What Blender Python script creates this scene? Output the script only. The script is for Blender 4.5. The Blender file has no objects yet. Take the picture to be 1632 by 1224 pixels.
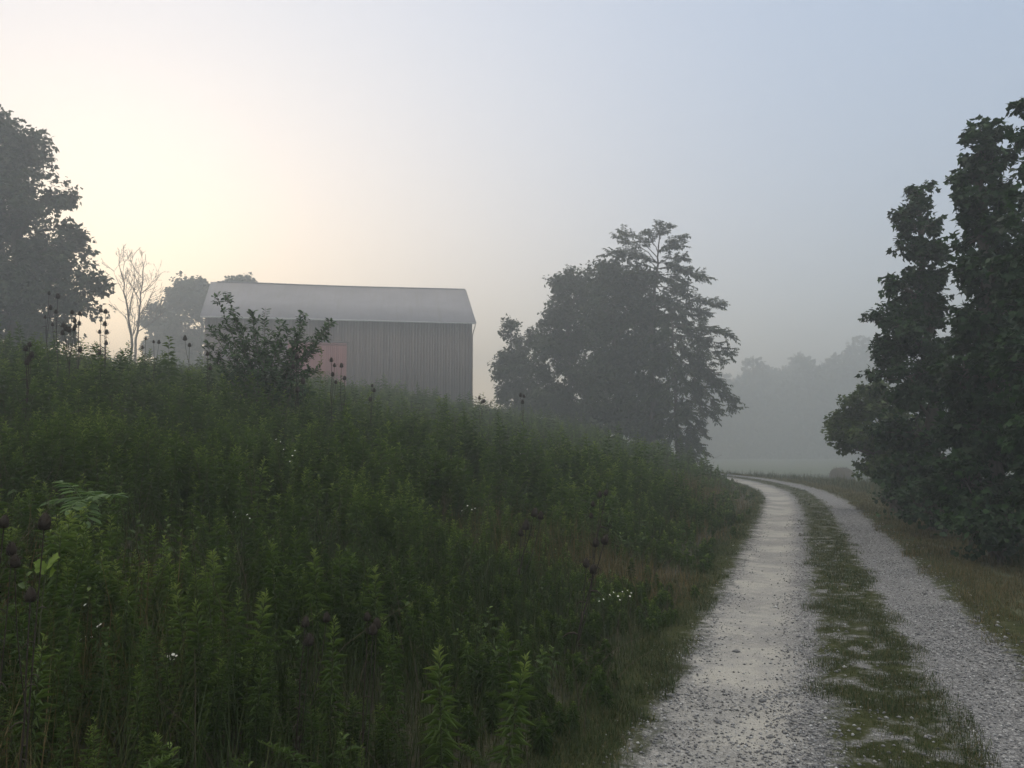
import bpy, math, random
import numpy as np
from mathutils import Vector

D = bpy.data
S = bpy.context.scene
COL = S.collection
rng = np.random.default_rng(11)
random.seed(5)
R = math.radians

# ------------------------------------------------------------------ camera, sky, sun, exposure
CAM_Z, PITCH, FPX = 1.6, R(4.6), 1281.0
cam_d = D.cameras.new('camera'); cam = D.objects.new('camera', cam_d); COL.objects.link(cam)
cam.location = (0, 0, CAM_Z); cam.rotation_euler = (R(90) + PITCH, 0, 0)
cam_d.sensor_width = 36; cam_d.lens = 36 * FPX / 1632; cam_d.clip_start = 0.05; cam_d.clip_end = 3000
S.camera = cam

SUN_EL, SUN_AZ = R(7.5), R(-27.5)            # azimuth: from +Y, positive towards +X
V_UP, V_HOR, V_WIDE, V_TIGHT, V_ZEN_FILL = (.245, .315, .44), (.40, .385, .38), (.45, .32, .175), (.80, .43, .13), (1.15, 1.07, .93)  # zenith colour: unseen overhead sky, brightened to light the weeds and ground
V_PEACH = (.30, .16, .03)
W = D.worlds.new('World'); S.world = W; W.use_nodes = True
nt = W.node_tree
sky = nt.nodes.new('ShaderNodeTexSky'); sky.sky_type = 'NISHITA'; sky.sun_disc = False
sky.sun_elevation = SUN_EL; sky.sun_rotation = SUN_AZ
sky.air_density = 1.0; sky.dust_density = 1.0; sky.ozone_density = 1.5; sky.altitude = 200
bg = nt.nodes['Background']; bg.inputs['Strength'].default_value = 0.05
# thin high mist over the clear sky: paler and warmer towards the sunrise, blue-grey away from it; plus an added bright fill overhead
def wnode(kind, **kw):
    q = nt.nodes.new('ShaderNode' + kind)
    for k, v in kw.items(): setattr(q, k, v)
    return q
def wmath(op, a, b=0.0, clamp=False):
    q = wnode('Math', operation=op, use_clamp=clamp)
    for i, v in enumerate((a, b)):
        if isinstance(v, (int, float)): q.inputs[i].default_value = v
        else: nt.links.new(v, q.inputs[i])
    return q.outputs[0]
def wcol(c, f):
    q = wnode('Mix', data_type='RGBA', blend_type='MIX'); q.inputs[6].default_value = (0, 0, 0, 1); q.inputs[7].default_value = (*c, 1)
    nt.links.new(f, q.inputs[0]); q.clamp_factor = False; return q.outputs[2]
def wadd(a, b):
    q = wnode('Mix', data_type='RGBA', blend_type='ADD'); q.inputs[0].default_value = 1
    nt.links.new(a, q.inputs[6]); nt.links.new(b, q.inputs[7]); return q.outputs[2]
tc = wnode('TexCoord'); sx = wnode('SeparateXYZ'); nt.links.new(tc.outputs['Generated'], sx.inputs[0])
az_d = wnode('VectorMath', operation='DOT_PRODUCT'); nt.links.new(tc.outputs['Generated'], az_d.inputs[0])
az_d.inputs[1].default_value = (math.sin(SUN_AZ) * math.cos(SUN_EL), math.cos(SUN_AZ) * math.cos(SUN_EL), math.sin(SUN_EL))
dot = wmath('MAXIMUM', az_d.outputs['Value'], 0.0)
up = wmath('MAXIMUM', sx.outputs['Z'], 0.0)
hor = wmath('POWER', wmath('SUBTRACT', 1.0, up), 4.0)
wide, tight = wmath('POWER', dot, 5.0), wmath('POWER', dot, 9.0)
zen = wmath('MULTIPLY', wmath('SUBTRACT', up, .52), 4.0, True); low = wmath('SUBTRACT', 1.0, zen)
veil = wadd(wadd(wadd(wcol(V_UP, wmath('MULTIPLY', low, wmath('SUBTRACT', 1.0, hor))), wcol(V_ZEN_FILL, zen)), wcol(V_HOR, wmath('MULTIPLY', low, hor))), wadd(wadd(wcol(V_WIDE, wide), wcol(V_TIGHT, wmath('MULTIPLY', tight, hor))), wcol(V_PEACH, wmath('MULTIPLY', wmath('POWER', dot, 4.0), wmath('MULTIPLY', hor, hor)))))
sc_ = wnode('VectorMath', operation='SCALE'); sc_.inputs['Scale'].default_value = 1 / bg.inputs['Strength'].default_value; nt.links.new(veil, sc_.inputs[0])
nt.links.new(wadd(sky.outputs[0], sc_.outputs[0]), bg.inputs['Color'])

sd = D.lights.new('sun', 'SUN'); sun = D.objects.new('sun', sd); COL.objects.link(sun)
sd.energy = 0.65; sd.angle = R(20); sd.color = (1.0, 0.80, 0.52)
sdir = Vector((math.sin(SUN_AZ) * math.cos(SUN_EL), math.cos(SUN_AZ) * math.cos(SUN_EL), math.sin(SUN_EL)))
sun.rotation_euler = sdir.to_track_quat('Z', 'Y').to_euler()

S.view_settings.view_transform = 'Standard'; S.view_settings.look = 'None'
S.view_settings.exposure = 0.62; S.view_settings.gamma = 1.0
S.render.engine = 'CYCLES'
S.cycles.max_bounces = 6; S.cycles.diffuse_bounces = 4; S.cycles.glossy_bounces = 1
S.cycles.transmission_bounces = 3; S.cycles.volume_bounces = 2
S.cycles.use_denoising = True; S.cycles.denoiser = 'OPENIMAGEDENOISE'
S.cycles.use_adaptive_sampling = True; S.cycles.adaptive_threshold = 0.02

# haze: one closed box round everything, even density
HAZE = 0.0075
def build_haze():
    x0, x1, y0, y1, z0, z1 = -300, 300, -120, 340, -8, 40
    v = [(x, y, z) for z in (z0, z1) for y in (y0, y1) for x in (x0, x1)]
    f = [(0, 2, 3, 1), (4, 5, 7, 6), (0, 1, 5, 4), (2, 6, 7, 3), (0, 4, 6, 2), (1, 3, 7, 5)]
    me = D.meshes.new('haze'); me.from_pydata(v, [], f); me.update()
    o = D.objects.new('haze', me); COL.objects.link(o); o['kind'] = 'stuff'
    o['label'] = 'pale morning mist lying over the whole scene'
    m = D.materials.new('haze'); m.use_nodes = True; t = m.node_tree; t.nodes.clear()
    out = t.nodes.new('ShaderNodeOutputMaterial'); pv = t.nodes.new('ShaderNodeVolumePrincipled')
    pv.inputs['Color'].default_value = (0.61, 0.65, 0.685, 1); pv.inputs['Density'].default_value = HAZE
    pv.inputs['Anisotropy'].default_value = 0.5
    t.links.new(pv.outputs[0], out.inputs['Volume']); me.materials.append(m)
build_haze()

# ------------------------------------------------------------------ helpers
def tag(o, label=None, cat=None, group=None, kind=None):
    if label: o['label'] = label
    if cat: o['category'] = cat
    if group: o['group'] = group
    if kind: o['kind'] = kind
    return o

def P(px, py, Y):
    """world point at distance Y seen at pixel (px, py) of the 1632x1224 photograph (used while laying out)"""
    a, b = (px - 816) / FPX, (612 - py) / FPX
    dy = math.cos(PITCH) - b * math.sin(PITCH); dz = math.sin(PITCH) + b * math.cos(PITCH)
    k = Y / dy
    return np.array((a * k, Y, CAM_Z + dz * k))

def build(name, V, F, mats, parent=None, var=None, mi=None, smooth=False, attrs=None):
    """link one mesh; F is a list of index arrays (k,3) / (k,4); mi a matching list of material indices"""
    me = D.meshes.new(name)
    V = np.asarray(V, dtype=np.float32).reshape(-1, 3)
    F = [np.asarray(f, dtype=np.int32) for f in F if len(f)]
    me.vertices.add(len(V)); me.vertices.foreach_set('co', V.ravel())
    idx = np.concatenate([f.ravel() for f in F]); tot = np.concatenate([np.full(len(f), f.shape[1]) for f in F])
    start = np.concatenate([[0], np.cumsum(tot)[:-1]]).astype(np.int32)
    me.loops.add(len(idx)); me.loops.foreach_set('vertex_index', idx)
    me.polygons.add(len(tot)); me.polygons.foreach_set('loop_start', start)
    if mi is not None:
        arr = np.concatenate([np.full(len(f), m) if np.isscalar(m) else m for f, m in zip(F, mi)]).astype(np.int32)
        me.polygons.foreach_set('material_index', arr)
    if smooth:
        me.polygons.foreach_set('use_smooth', np.ones(len(tot), dtype=bool))
    if var is not None:
        a = me.attributes.new('var', 'FLOAT', 'POINT'); a.data.foreach_set('value', np.asarray(var, dtype=np.float32))
    for k, vals in (attrs or {}).items():
        a = me.attributes.new(k, 'FLOAT', 'POINT'); a.data.foreach_set('value', np.asarray(vals, dtype=np.float32))
    for m in (mats if isinstance(mats, (list, tuple)) else [mats]): me.materials.append(m)
    me.update(calc_edges=True)
    o = D.objects.new(name, me); COL.objects.link(o)
    if parent: o.parent = parent
    return o

class Geo:
    def __init__(s): s.V = []; s.F = []; s.var = []; s.mi = []; s.n = 0
    def add(s, V, F, var=0.5, mi=0):
        V = np.asarray(V, dtype=float).reshape(-1, 3)
        Fs = F if isinstance(F, list) else [F]
        for f in Fs:
            f = np.asarray(f, dtype=np.int64)
            if len(f): s.F.append(f + s.n); s.mi.append(mi)
        s.V.append(V); s.var.append(np.full(len(V), var) if np.isscalar(var) else np.asarray(var)); s.n += len(V)
    def box(s, c, h, rz=0, var=0.5, mi=0):
        g = np.array([(x, y, z) for z in (-1, 1) for y in (-1, 1) for x in (-1, 1)]) * np.array(h)
        ca, sa = math.cos(rz), math.sin(rz)
        g = np.c_[g[:, 0] * ca - g[:, 1] * sa, g[:, 0] * sa + g[:, 1] * ca, g[:, 2]] + np.array(c)
        s.add(g, np.array([(0, 2, 3, 1), (4, 5, 7, 6), (0, 1, 5, 4), (2, 6, 7, 3), (0, 4, 6, 2), (1, 3, 7, 5)]), var, mi)
    def build(s, name, mats, parent=None, **k):
        return build(name, np.concatenate(s.V), s.F, mats, parent, var=np.concatenate(s.var), mi=s.mi, **k)

def unit(a): return a / np.maximum(np.linalg.norm(a, axis=-1, keepdims=True), 1e-9)

def tubes(Pn, Rn, sides=4):
    """many tubes at once: Pn (n,k,3), Rn (n,k)"""
    Pn = np.asarray(Pn, float); Rn = np.asarray(Rn, float); n, k, _ = Pn.shape
    T = unit(np.gradient(Pn, axis=1))
    ref = np.where(np.abs(T[..., 2:3]) > 0.85, np.array([1., 0, 0]), np.array([0, 0, 1.]))
    A = unit(np.cross(T, ref)); B = np.cross(T, A)
    th = np.arange(sides) * 2 * math.pi / sides
    V = Pn[:, :, None] + Rn[:, :, None, None] * (np.cos(th)[None, None, :, None] * A[:, :, None] + np.sin(th)[None, None, :, None] * B[:, :, None])
    i = np.arange(n)[:, None, None] * k * sides; j = np.arange(k - 1)[None, :, None] * sides; q = np.arange(sides)[None, None]
    q2 = (q + 1) % sides
    F = np.stack([i + j + q, i + j + q2, i + j + sides + q2, i + j + sides + q], -1).reshape(-1, 4)
    return V.reshape(-1, 3), F

SHAPES = {   # (along, across, out of plane) ; faces
    'lance': ([(0, 0, 0), (.45, .5, .10), (1, 0, -.25), (.45, -.5, .10)], [[(0, 2, 1), (0, 3, 2)]]),
    'oval': ([(0, 0, 0), (.3, .46, .06), (.72, .40, .02), (1, 0, -.15), (.72, -.40, .02), (.3, -.46, .06)], [[(0, 3, 2, 1), (0, 5, 4, 3)]]),
    'maple': ([(0, 0, 0), (-.05, .42, .05), (.42, .58, .0), (.5, .26, .03), (1, 0, -.18), (.5, -.26, .03), (.42, -.58, .0), (-.05, -.42, .05)],
              [[(0, 3, 2, 1), (0, 7, 6, 5)], [(0, 4, 3), (0, 5, 4)]]),
    'blade': ([(0, .5, 0), (0, -.5, 0), (.55, .34, .0), (.55, -.34, .0), (1, 0, -.0)], [[(0, 1, 3, 2)], [(2, 3, 4)]]),
}
def leaves(pos, d, nrm, L, Wd, shape, bend=None):
    pts, Fs = SHAPES[shape]; pts = np.array(pts)
    n = len(pos); d = unit(np.asarray(d)); side = unit(np.cross(d, nrm)); nr = np.cross(side, d)
    L = np.broadcast_to(L, n); Wd = np.broadcast_to(Wd, n)
    u, v, w = pts[:, 0], pts[:, 1], pts[:, 2]
    V = pos[:, None] + (u * L[:, None])[..., None] * d[:, None] + (v * Wd[:, None])[..., None] * side[:, None] + (w * L[:, None] * .7)[..., None] * nr[:, None]
    if bend is not None:
        V[:, :, 2] -= np.broadcast_to(bend, n)[:, None] * L[:, None] * u[None] ** 2
    m = len(pts)
    return V.reshape(-1, 3), [(np.arange(n)[:, None, None] * m + np.array(f)[None]).reshape(-1, len(f[0])) for f in Fs], m

def rand_dirs(n):
    return unit(rng.normal(size=(n, 3)))

_lat = rng.random((256, 256))
def vnoise(x, y):
    x = np.asarray(x, float); y = np.asarray(y, float)
    xi = np.floor(x).astype(int); yi = np.floor(y).astype(int); fx = x - xi; fy = y - yi
    fx = fx * fx * (3 - 2 * fx); fy = fy * fy * (3 - 2 * fy)
    g = lambda a, b: _lat[a % 256, b % 256]
    return (g(xi, yi) * (1 - fx) + g(xi + 1, yi) * fx) * (1 - fy) + (g(xi, yi + 1) * (1 - fx) + g(xi + 1, yi + 1) * fx) * fy
def fbm(x, y, o=3):
    t = 0; a = .5
    for k in range(o): t = t + a * vnoise(x * 2 ** k + 17 * k, y * 2 ** k + 5 * k); a *= .5
    return t
def sstep(a, b, x):
    t = np.clip((x - a) / (b - a), 0, 1); return t * t * (3 - 2 * t)

# ------------------------------------------------------------------ materials
class NM:
    def __init__(s, name):
        s.m = D.materials.new(name); s.m.use_nodes = True; s.t = s.m.node_tree
        s.p = s.t.nodes['Principled BSDF']; s.out = s.t.nodes['Material Output']
    def n(s, kind, **kw):
        q = s.t.nodes.new('ShaderNode' + kind)
        for k, v in kw.items():
            if k in q.inputs: q.inputs[k].default_value = v
            else: setattr(q, k, v)
        return q
    def l(s, a, b): s.t.links.new(a, b)
    def noise(s, scale, detail=4, rough=.55, vec=None):
        q = s.n('TexNoise'); q.inputs['Scale'].default_value = scale; q.inputs['Detail'].default_value = detail; q.inputs['Roughness'].default_value = rough
        if vec is not None: s.l(vec, q.inputs['Vector'])
        return q.outputs['Fac']
    def pos(s, scale=(1, 1, 1)):
        c = s.n('TexCoord'); mp = s.n('Mapping'); mp.inputs['Scale'].default_value = scale
        s.l(c.outputs['Object'], mp.inputs['Vector']); return mp.outputs[0]
    def ramp(s, fac, stops):
        q = s.n('ValToRGB'); e = q.color_ramp.elements
        while len(e) < len(stops): e.new(.5)
        for el, (p, c) in zip(e, stops): el.position = p; el.color = (*c, 1) if len(c) == 3 else c
        s.l(fac, q.inputs[0]); return q.outputs['Color']
    def math(s, op, a, b=None, clamp=False):
        q = s.n('Math', operation=op, use_clamp=clamp)
        for i, v in enumerate((a, b)):
            if v is None: continue
            if isinstance(v, (int, float)): q.inputs[i].default_value = v
            else: s.l(v, q.inputs[i])
        return q.outputs[0]
    def mix(s, fac, a, b, blend='MIX'):
        q = s.n('MixRGB', blend_type=blend)
        for i, v in enumerate((fac, a, b)):
            if isinstance(v, (int, float)): q.inputs[i].default_value = v
            elif isinstance(v, tuple): q.inputs[i].default_value = (*v, 1)
            else: s.l(v, q.inputs[i])
        return q.outputs[0]
    def attr(s, name):
        q = s.n('Attribute'); q.attribute_name = name; return q.outputs['Fac']
    def step(s, x, a, b):
        q = s.n('MapRange', interpolation_type='SMOOTHSTEP'); s.l(x, q.inputs['Value'])
        q.inputs['From Min'].default_value = a; q.inputs['From Max'].default_value = b; return q.outputs[0]
    def bump(s, h, strength, dist=.02):
        q = s.n('Bump'); q.inputs['Strength'].default_value = strength; q.inputs['Distance'].default_value = dist
        s.l(h, q.inputs['Height']); s.l(q.outputs[0], s.p.inputs['Normal'])

def leaf_mat(name, stops, trans=.35, rough=.55, rand=0.0, spec=.25):
    N = NM(name); f = N.attr('var')
    if rand:
        oi = N.n('ObjectInfo'); f = N.math('ADD', N.math('MULTIPLY', f, 1 - rand), N.math('MULTIPLY', oi.outputs['Random'], rand))
    c = N.ramp(f, stops)
    N.l(c, N.p.inputs['Base Color']); N.p.inputs['Roughness'].default_value = rough; N.p.inputs['Specular IOR Level'].default_value = spec
    tr = N.n('BsdfTranslucent'); N.l(N.mix(.5, c, (.9, 1, .3), 'MULTIPLY'), tr.inputs['Color'])
    mx = N.n('MixShader'); mx.inputs[0].default_value = trans
    N.l(N.p.outputs[0], mx.inputs[1]); N.l(tr.outputs[0], mx.inputs[2]); N.l(mx.outputs[0], N.out.inputs['Surface'])
    return N.m
def bark_mat(name, a, b, scale=9):
    N = NM(name); f = N.noise(scale, 6, .65, N.pos((1, 1, .22)))
    N.l(N.ramp(f, [(.3, a), (.7, b)]), N.p.inputs['Base Color']); N.p.inputs['Roughness'].default_value = .9
    N.bump(f, .6, .03); return N.m

M = {}
M['bark'] = bark_mat('bark', (.045, .036, .028), (.13, .11, .09))
M['pale_bark'] = bark_mat('pale_bark', (.12, .10, .085), (.28, .25, .22))
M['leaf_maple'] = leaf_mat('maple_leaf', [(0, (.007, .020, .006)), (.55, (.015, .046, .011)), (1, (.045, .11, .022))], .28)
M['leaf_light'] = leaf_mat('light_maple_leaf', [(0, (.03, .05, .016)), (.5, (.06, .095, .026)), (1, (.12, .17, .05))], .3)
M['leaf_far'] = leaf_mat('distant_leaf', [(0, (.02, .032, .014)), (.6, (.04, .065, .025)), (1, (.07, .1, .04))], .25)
M['leaf_locust'] = leaf_mat('locust_leaf', [(0, (.022, .036, .016)), (.6, (.045, .07, .028)), (1, (.075, .105, .04))], .35)
M['leaf_bush'] = leaf_mat('bush_leaf', [(0, (.018, .045, .014)), (.6, (.035, .085, .024)), (1, (.07, .14, .04))], .3)
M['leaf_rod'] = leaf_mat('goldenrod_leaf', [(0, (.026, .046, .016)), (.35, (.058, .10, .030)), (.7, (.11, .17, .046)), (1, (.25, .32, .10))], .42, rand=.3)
M['leaf_stand'] = leaf_mat('weed_leaf', [(0, (.026, .046, .016)), (.35, (.058, .10, .030)), (.7, (.11, .17, .046)), (1, (.25, .32, .10))], .42)
M['stem'] = leaf_mat('weed_stem', [(0, (.03, .04, .018)), (1, (.10, .10, .05))], .0, .7)
M['grass'] = leaf_mat('grass_blade', [(0, (.022, .042, .012)), (.45, (.045, .066, .02)), (.75, (.085, .075, .03)), (1, (.20, .145, .07))], .25, .6)
M['turf'] = leaf_mat('turf_blade', [(0, (.022, .042, .012)), (.5, (.042, .068, .02)), (.8, (.07, .075, .028)), (1, (.15, .115, .055))], .2, .6)
M['dry'] = leaf_mat('dry_stalk', [(0, (.026, .021, .016)), (1, (.085, .066, .048))], 0, .8)
M['bright_leaf'] = leaf_mat('fresh_leaf', [(0, (.10, .17, .028)), (1, (.22, .30, .05))], .4)
M['pale_leaf'] = leaf_mat('pale_green_leaf', [(0, (.04, .085, .028)), (1, (.105, .175, .055))], .4)
M['petal'] = leaf_mat('white_petal', [(0, (.6, .6, .55)), (1, (.85, .85, .8))], .3)

# ------------------------------------------------------------------ the lie of the land
_y = np.linspace(-160, 400, 2241)
_c = np.interp(_y, [-160, -60, 0, 4.4, 7.2, 11, 17, 24, 30, 36, 42, 47, 55, 65, 80, 120, 400],
               [-50, -18.5, .52, 2.07, 3.02, 4.39, 6.5, 8.9, 10.65, 11.8, 12.5, 12.6, 12.0, 10, 5, -15, -160])
_k = np.exp(-.5 * (np.arange(-16, 17) / 6.) ** 2); _k /= _k.sum()
_c = np.convolve(np.pad(_c, 16, mode='edge'), _k, 'valid')
def xc(Y): return np.interp(Y, _y, _c)
def ground(X, Y):
    X = np.asarray(X, float); Y = np.asarray(Y, float)
    s = X - xc(Y); d = np.maximum(-s - 1.75, 0)
    a = .178 * d * sstep(0, 1.6, d); cap = 4.2
    left = -np.log(np.exp(-a / .45) + math.exp(-cap / .45)) * .45 + .45 * math.log(1 + math.exp(-cap / .45))
    left = left + .058 * np.clip(Y - 30, 0, 40) * sstep(1, 9, d) - .05 * np.clip(Y - 80, 0, 400) * sstep(1, 12, d)
    r = np.maximum(s - 1.3, 0)
    right = -.10 * sstep(0, 1.2, r) - 1.5 * sstep(34, 70, Y) * sstep(.4, 7, r) 
    bump = (fbm(X * .35, Y * .35, 3) - .44) * .28 * sstep(1.3, 3.5, np.abs(s)) + (fbm(X * 2.1, Y * 2.1, 2) - .38) * (.006 + .05 * sstep(1.2, 2.5, np.abs(s)))
    rut = -.035 * (np.exp(-((s + .88) / .36) ** 2) + np.exp(-((s - .75) / .3) ** 2)) * sstep(70, 45, Y)
    return left + right + bump + rut

def build_terrain():
    sp = np.concatenate([np.linspace(-300, -60, 25)[:-1], np.linspace(-60, -14, 47)[:-1], np.linspace(-14, -2.2, 48)[:-1], np.linspace(-2.2, 2.2, 45)[:-1],
                         np.linspace(2.2, 14, 48)[:-1], np.linspace(14, 50, 37)[:-1], np.linspace(50, 300, 26)])
    yp = np.concatenate([np.linspace(-110, -4, 30)[:-1], np.linspace(-4, 24, 141)[:-1], np.linspace(24, 90, 133)[:-1], np.linspace(90, 320, 60)])
    sg, yg = np.meshgrid(sp, yp); xg = np.clip(xc(yg) + sg, -290, 290)
    zg = ground(xg, yg)
    n, m = sg.shape; i = np.arange(n * m).reshape(n, m)
    F = np.stack([i[:-1, :-1], i[:-1, 1:], i[1:, 1:], i[1:, :-1]], -1).reshape(-1, 4)
    N = NM('ground_soil')
    f = N.noise(1.3, 6, .6, N.pos()); f2 = N.noise(14, 4, .6, N.pos())
    soil = N.ramp(f2, [(.3, (.022, .021, .013)), (.6, (.045, .045, .02)), (.8, (.075, .06, .034))])
    turf = N.ramp(f, [(.3, (.05, .062, .022)), (.7, (.085, .085, .035))])
    field = N.ramp(f, [(.3, (.045, .062, .028)), (.7, (.06, .08, .036))])
    c = N.mix(N.attr('verge'), soil, turf); c = N.mix(N.attr('field'), c, field)
    N.l(c, N.p.inputs['Base Color']); N.p.inputs['Roughness'].default_value = .95
    N.bump(f2, .8, .05)
    s = sg.ravel(); y = yg.ravel()
    verge = sstep(-2.1, -1.7, s) * sstep(5.5, 3, s)
    field = sstep(34, 52, y) * sstep(1.5, 4, s)
    o = build('ground', np.stack([xg, yg, zg], -1), [F], N.m, smooth=True, attrs={'verge': verge, 'field': field})
    tag(o, 'grassy hillside and meadow floor', kind='structure')
build_terrain()

def build_road():
    """gravel lane: one sheet riding 4 mm above the ground; the two wheel tracks and the grassy strip are its own surface"""
    sp = np.linspace(-1.8, 1.6, 69); yp = np.concatenate([np.linspace(-6, 24, 301)[:-1], np.linspace(24, 75, 205)])
    sg, yg = np.meshgrid(sp, yp); xg = xc(yg) + sg
    zg = ground(xg, yg) + .012 + .003 * (fbm(xg * 9, yg * 9, 2) - .4)
    n, m = sg.shape; i = np.arange(n * m).reshape(n, m)
    F = np.stack([i[:-1, :-1], i[:-1, 1:], i[1:, 1:], i[1:, :-1]], -1).reshape(-1, 4)
    N = NM('gravel_lane')
    pos = N.pos(); s = N.attr('across')
    n1 = N.noise(2.2, 5, .65, pos); n2 = N.noise(9, 4, .6, pos); n3 = N.noise(70, 3, .6, pos)
    wob = N.math('ADD', N.math('MULTIPLY', N.math('SUBTRACT', n1, .5), .55), N.math('MULTIPLY', N.math('SUBTRACT', n2, .5), .5))
    sw = N.math('ADD', s, wob)
    lt = N.math('MULTIPLY', N.step(sw, -1.52, -1.28), N.step(sw, -.28, -.44))
    rt = N.math('MULTIPLY', N.step(sw, .28, .44), N.step(sw, 1.2, 1.02))
    tr = N.math('ADD', lt, rt, True)
    # stones: voronoi cells, light and dark chips
    vo = N.n('TexVoronoi'); vo.inputs['Scale'].default_value = 60; N.l(pos, vo.inputs['Vector'])
    vo2 = N.n('TexVoronoi'); vo2.inputs['Scale'].default_value = 130; N.l(pos, vo2.inputs['Vector'])
    hs = N.n('SeparateColor'); N.l(vo.outputs['Color'], hs.inputs[0]); hs2 = N.n('SeparateColor'); N.l(vo2.outputs['Color'], hs2.inputs[0])
    chip = N.mix(.5, N.ramp(hs.outputs[0], [(0, (.06, .06, .062)), (.5, (.155, .155, .16)), (.9, (.26, .26, .265)), (1, (.5, .5, .5))]),
                 N.ramp(hs2.outputs[1], [(0, (.08, .08, .081)), (.6, (.18, .18, .184)), (1, (.42, .42, .42))]))
    fines = N.ramp(n3, [(.3, (.31, .30, .275)), (.7, (.42, .405, .37))])
    fines = N.mix(N.step(n1, .40, .62), N.mix(.45, fines, (.26, .26, .26)), fines)
    # loose stone in the right track and at the left track's edges, compacted pale fines down the left track's middle
    mid = N.math('MULTIPLY', N.step(sw, -1.45, -1.15), N.step(sw, -.42, -.72))
    patch = N.step(N.math('ADD', N.noise(.7, 3, .5, pos), N.math('MULTIPLY', N.math('SUBTRACT', n2, .5), .3)), .40, .56)
    ff = N.math('MULTIPLY', N.math('MULTIPLY', mid, lt), N.math('ADD', N.math('MULTIPLY', patch, .55), .42))
    stone = N.mix(ff, chip, fines)
    dark = N.step(N.noise(26, 2, .5, pos), .70, .76)
    stone = N.mix(N.math('MULTIPLY', dark, .75), stone, (.06, .055, .045))
    soil = N.mix(N.math('MULTIPLY', N.math('MULTIPLY', N.step(N.noise(4.5, 4, .6, pos), .48, .66), N.step(s, -.7, -.5)), N.step(s, .7, .5)), N.ramp(n2, [(.3, (.03, .036, .016)), (.6, (.055, .06, .028)), (.85, (.12, .11, .08))]), chip)
    c = N.mix(tr, soil, stone)
    N.l(c, N.p.inputs['Base Color']); N.p.inputs['Roughness'].default_value = .85
    h = N.math('ADD', N.math('MULTIPLY', vo.outputs['Distance'], -.5), N.math('MULTIPLY', n3, .4))
    N.p.inputs['Specular IOR Level'].default_value = .0; N.bump(h, .5, .02)
    o = build('gravel_road', np.stack([xg, yg, zg], -1), [F], N.m, smooth=True, attrs={'across': sg.ravel()})
    tag(o, 'two-track gravel lane with a grassy middle strip', kind='structure')
build_road()

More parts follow.
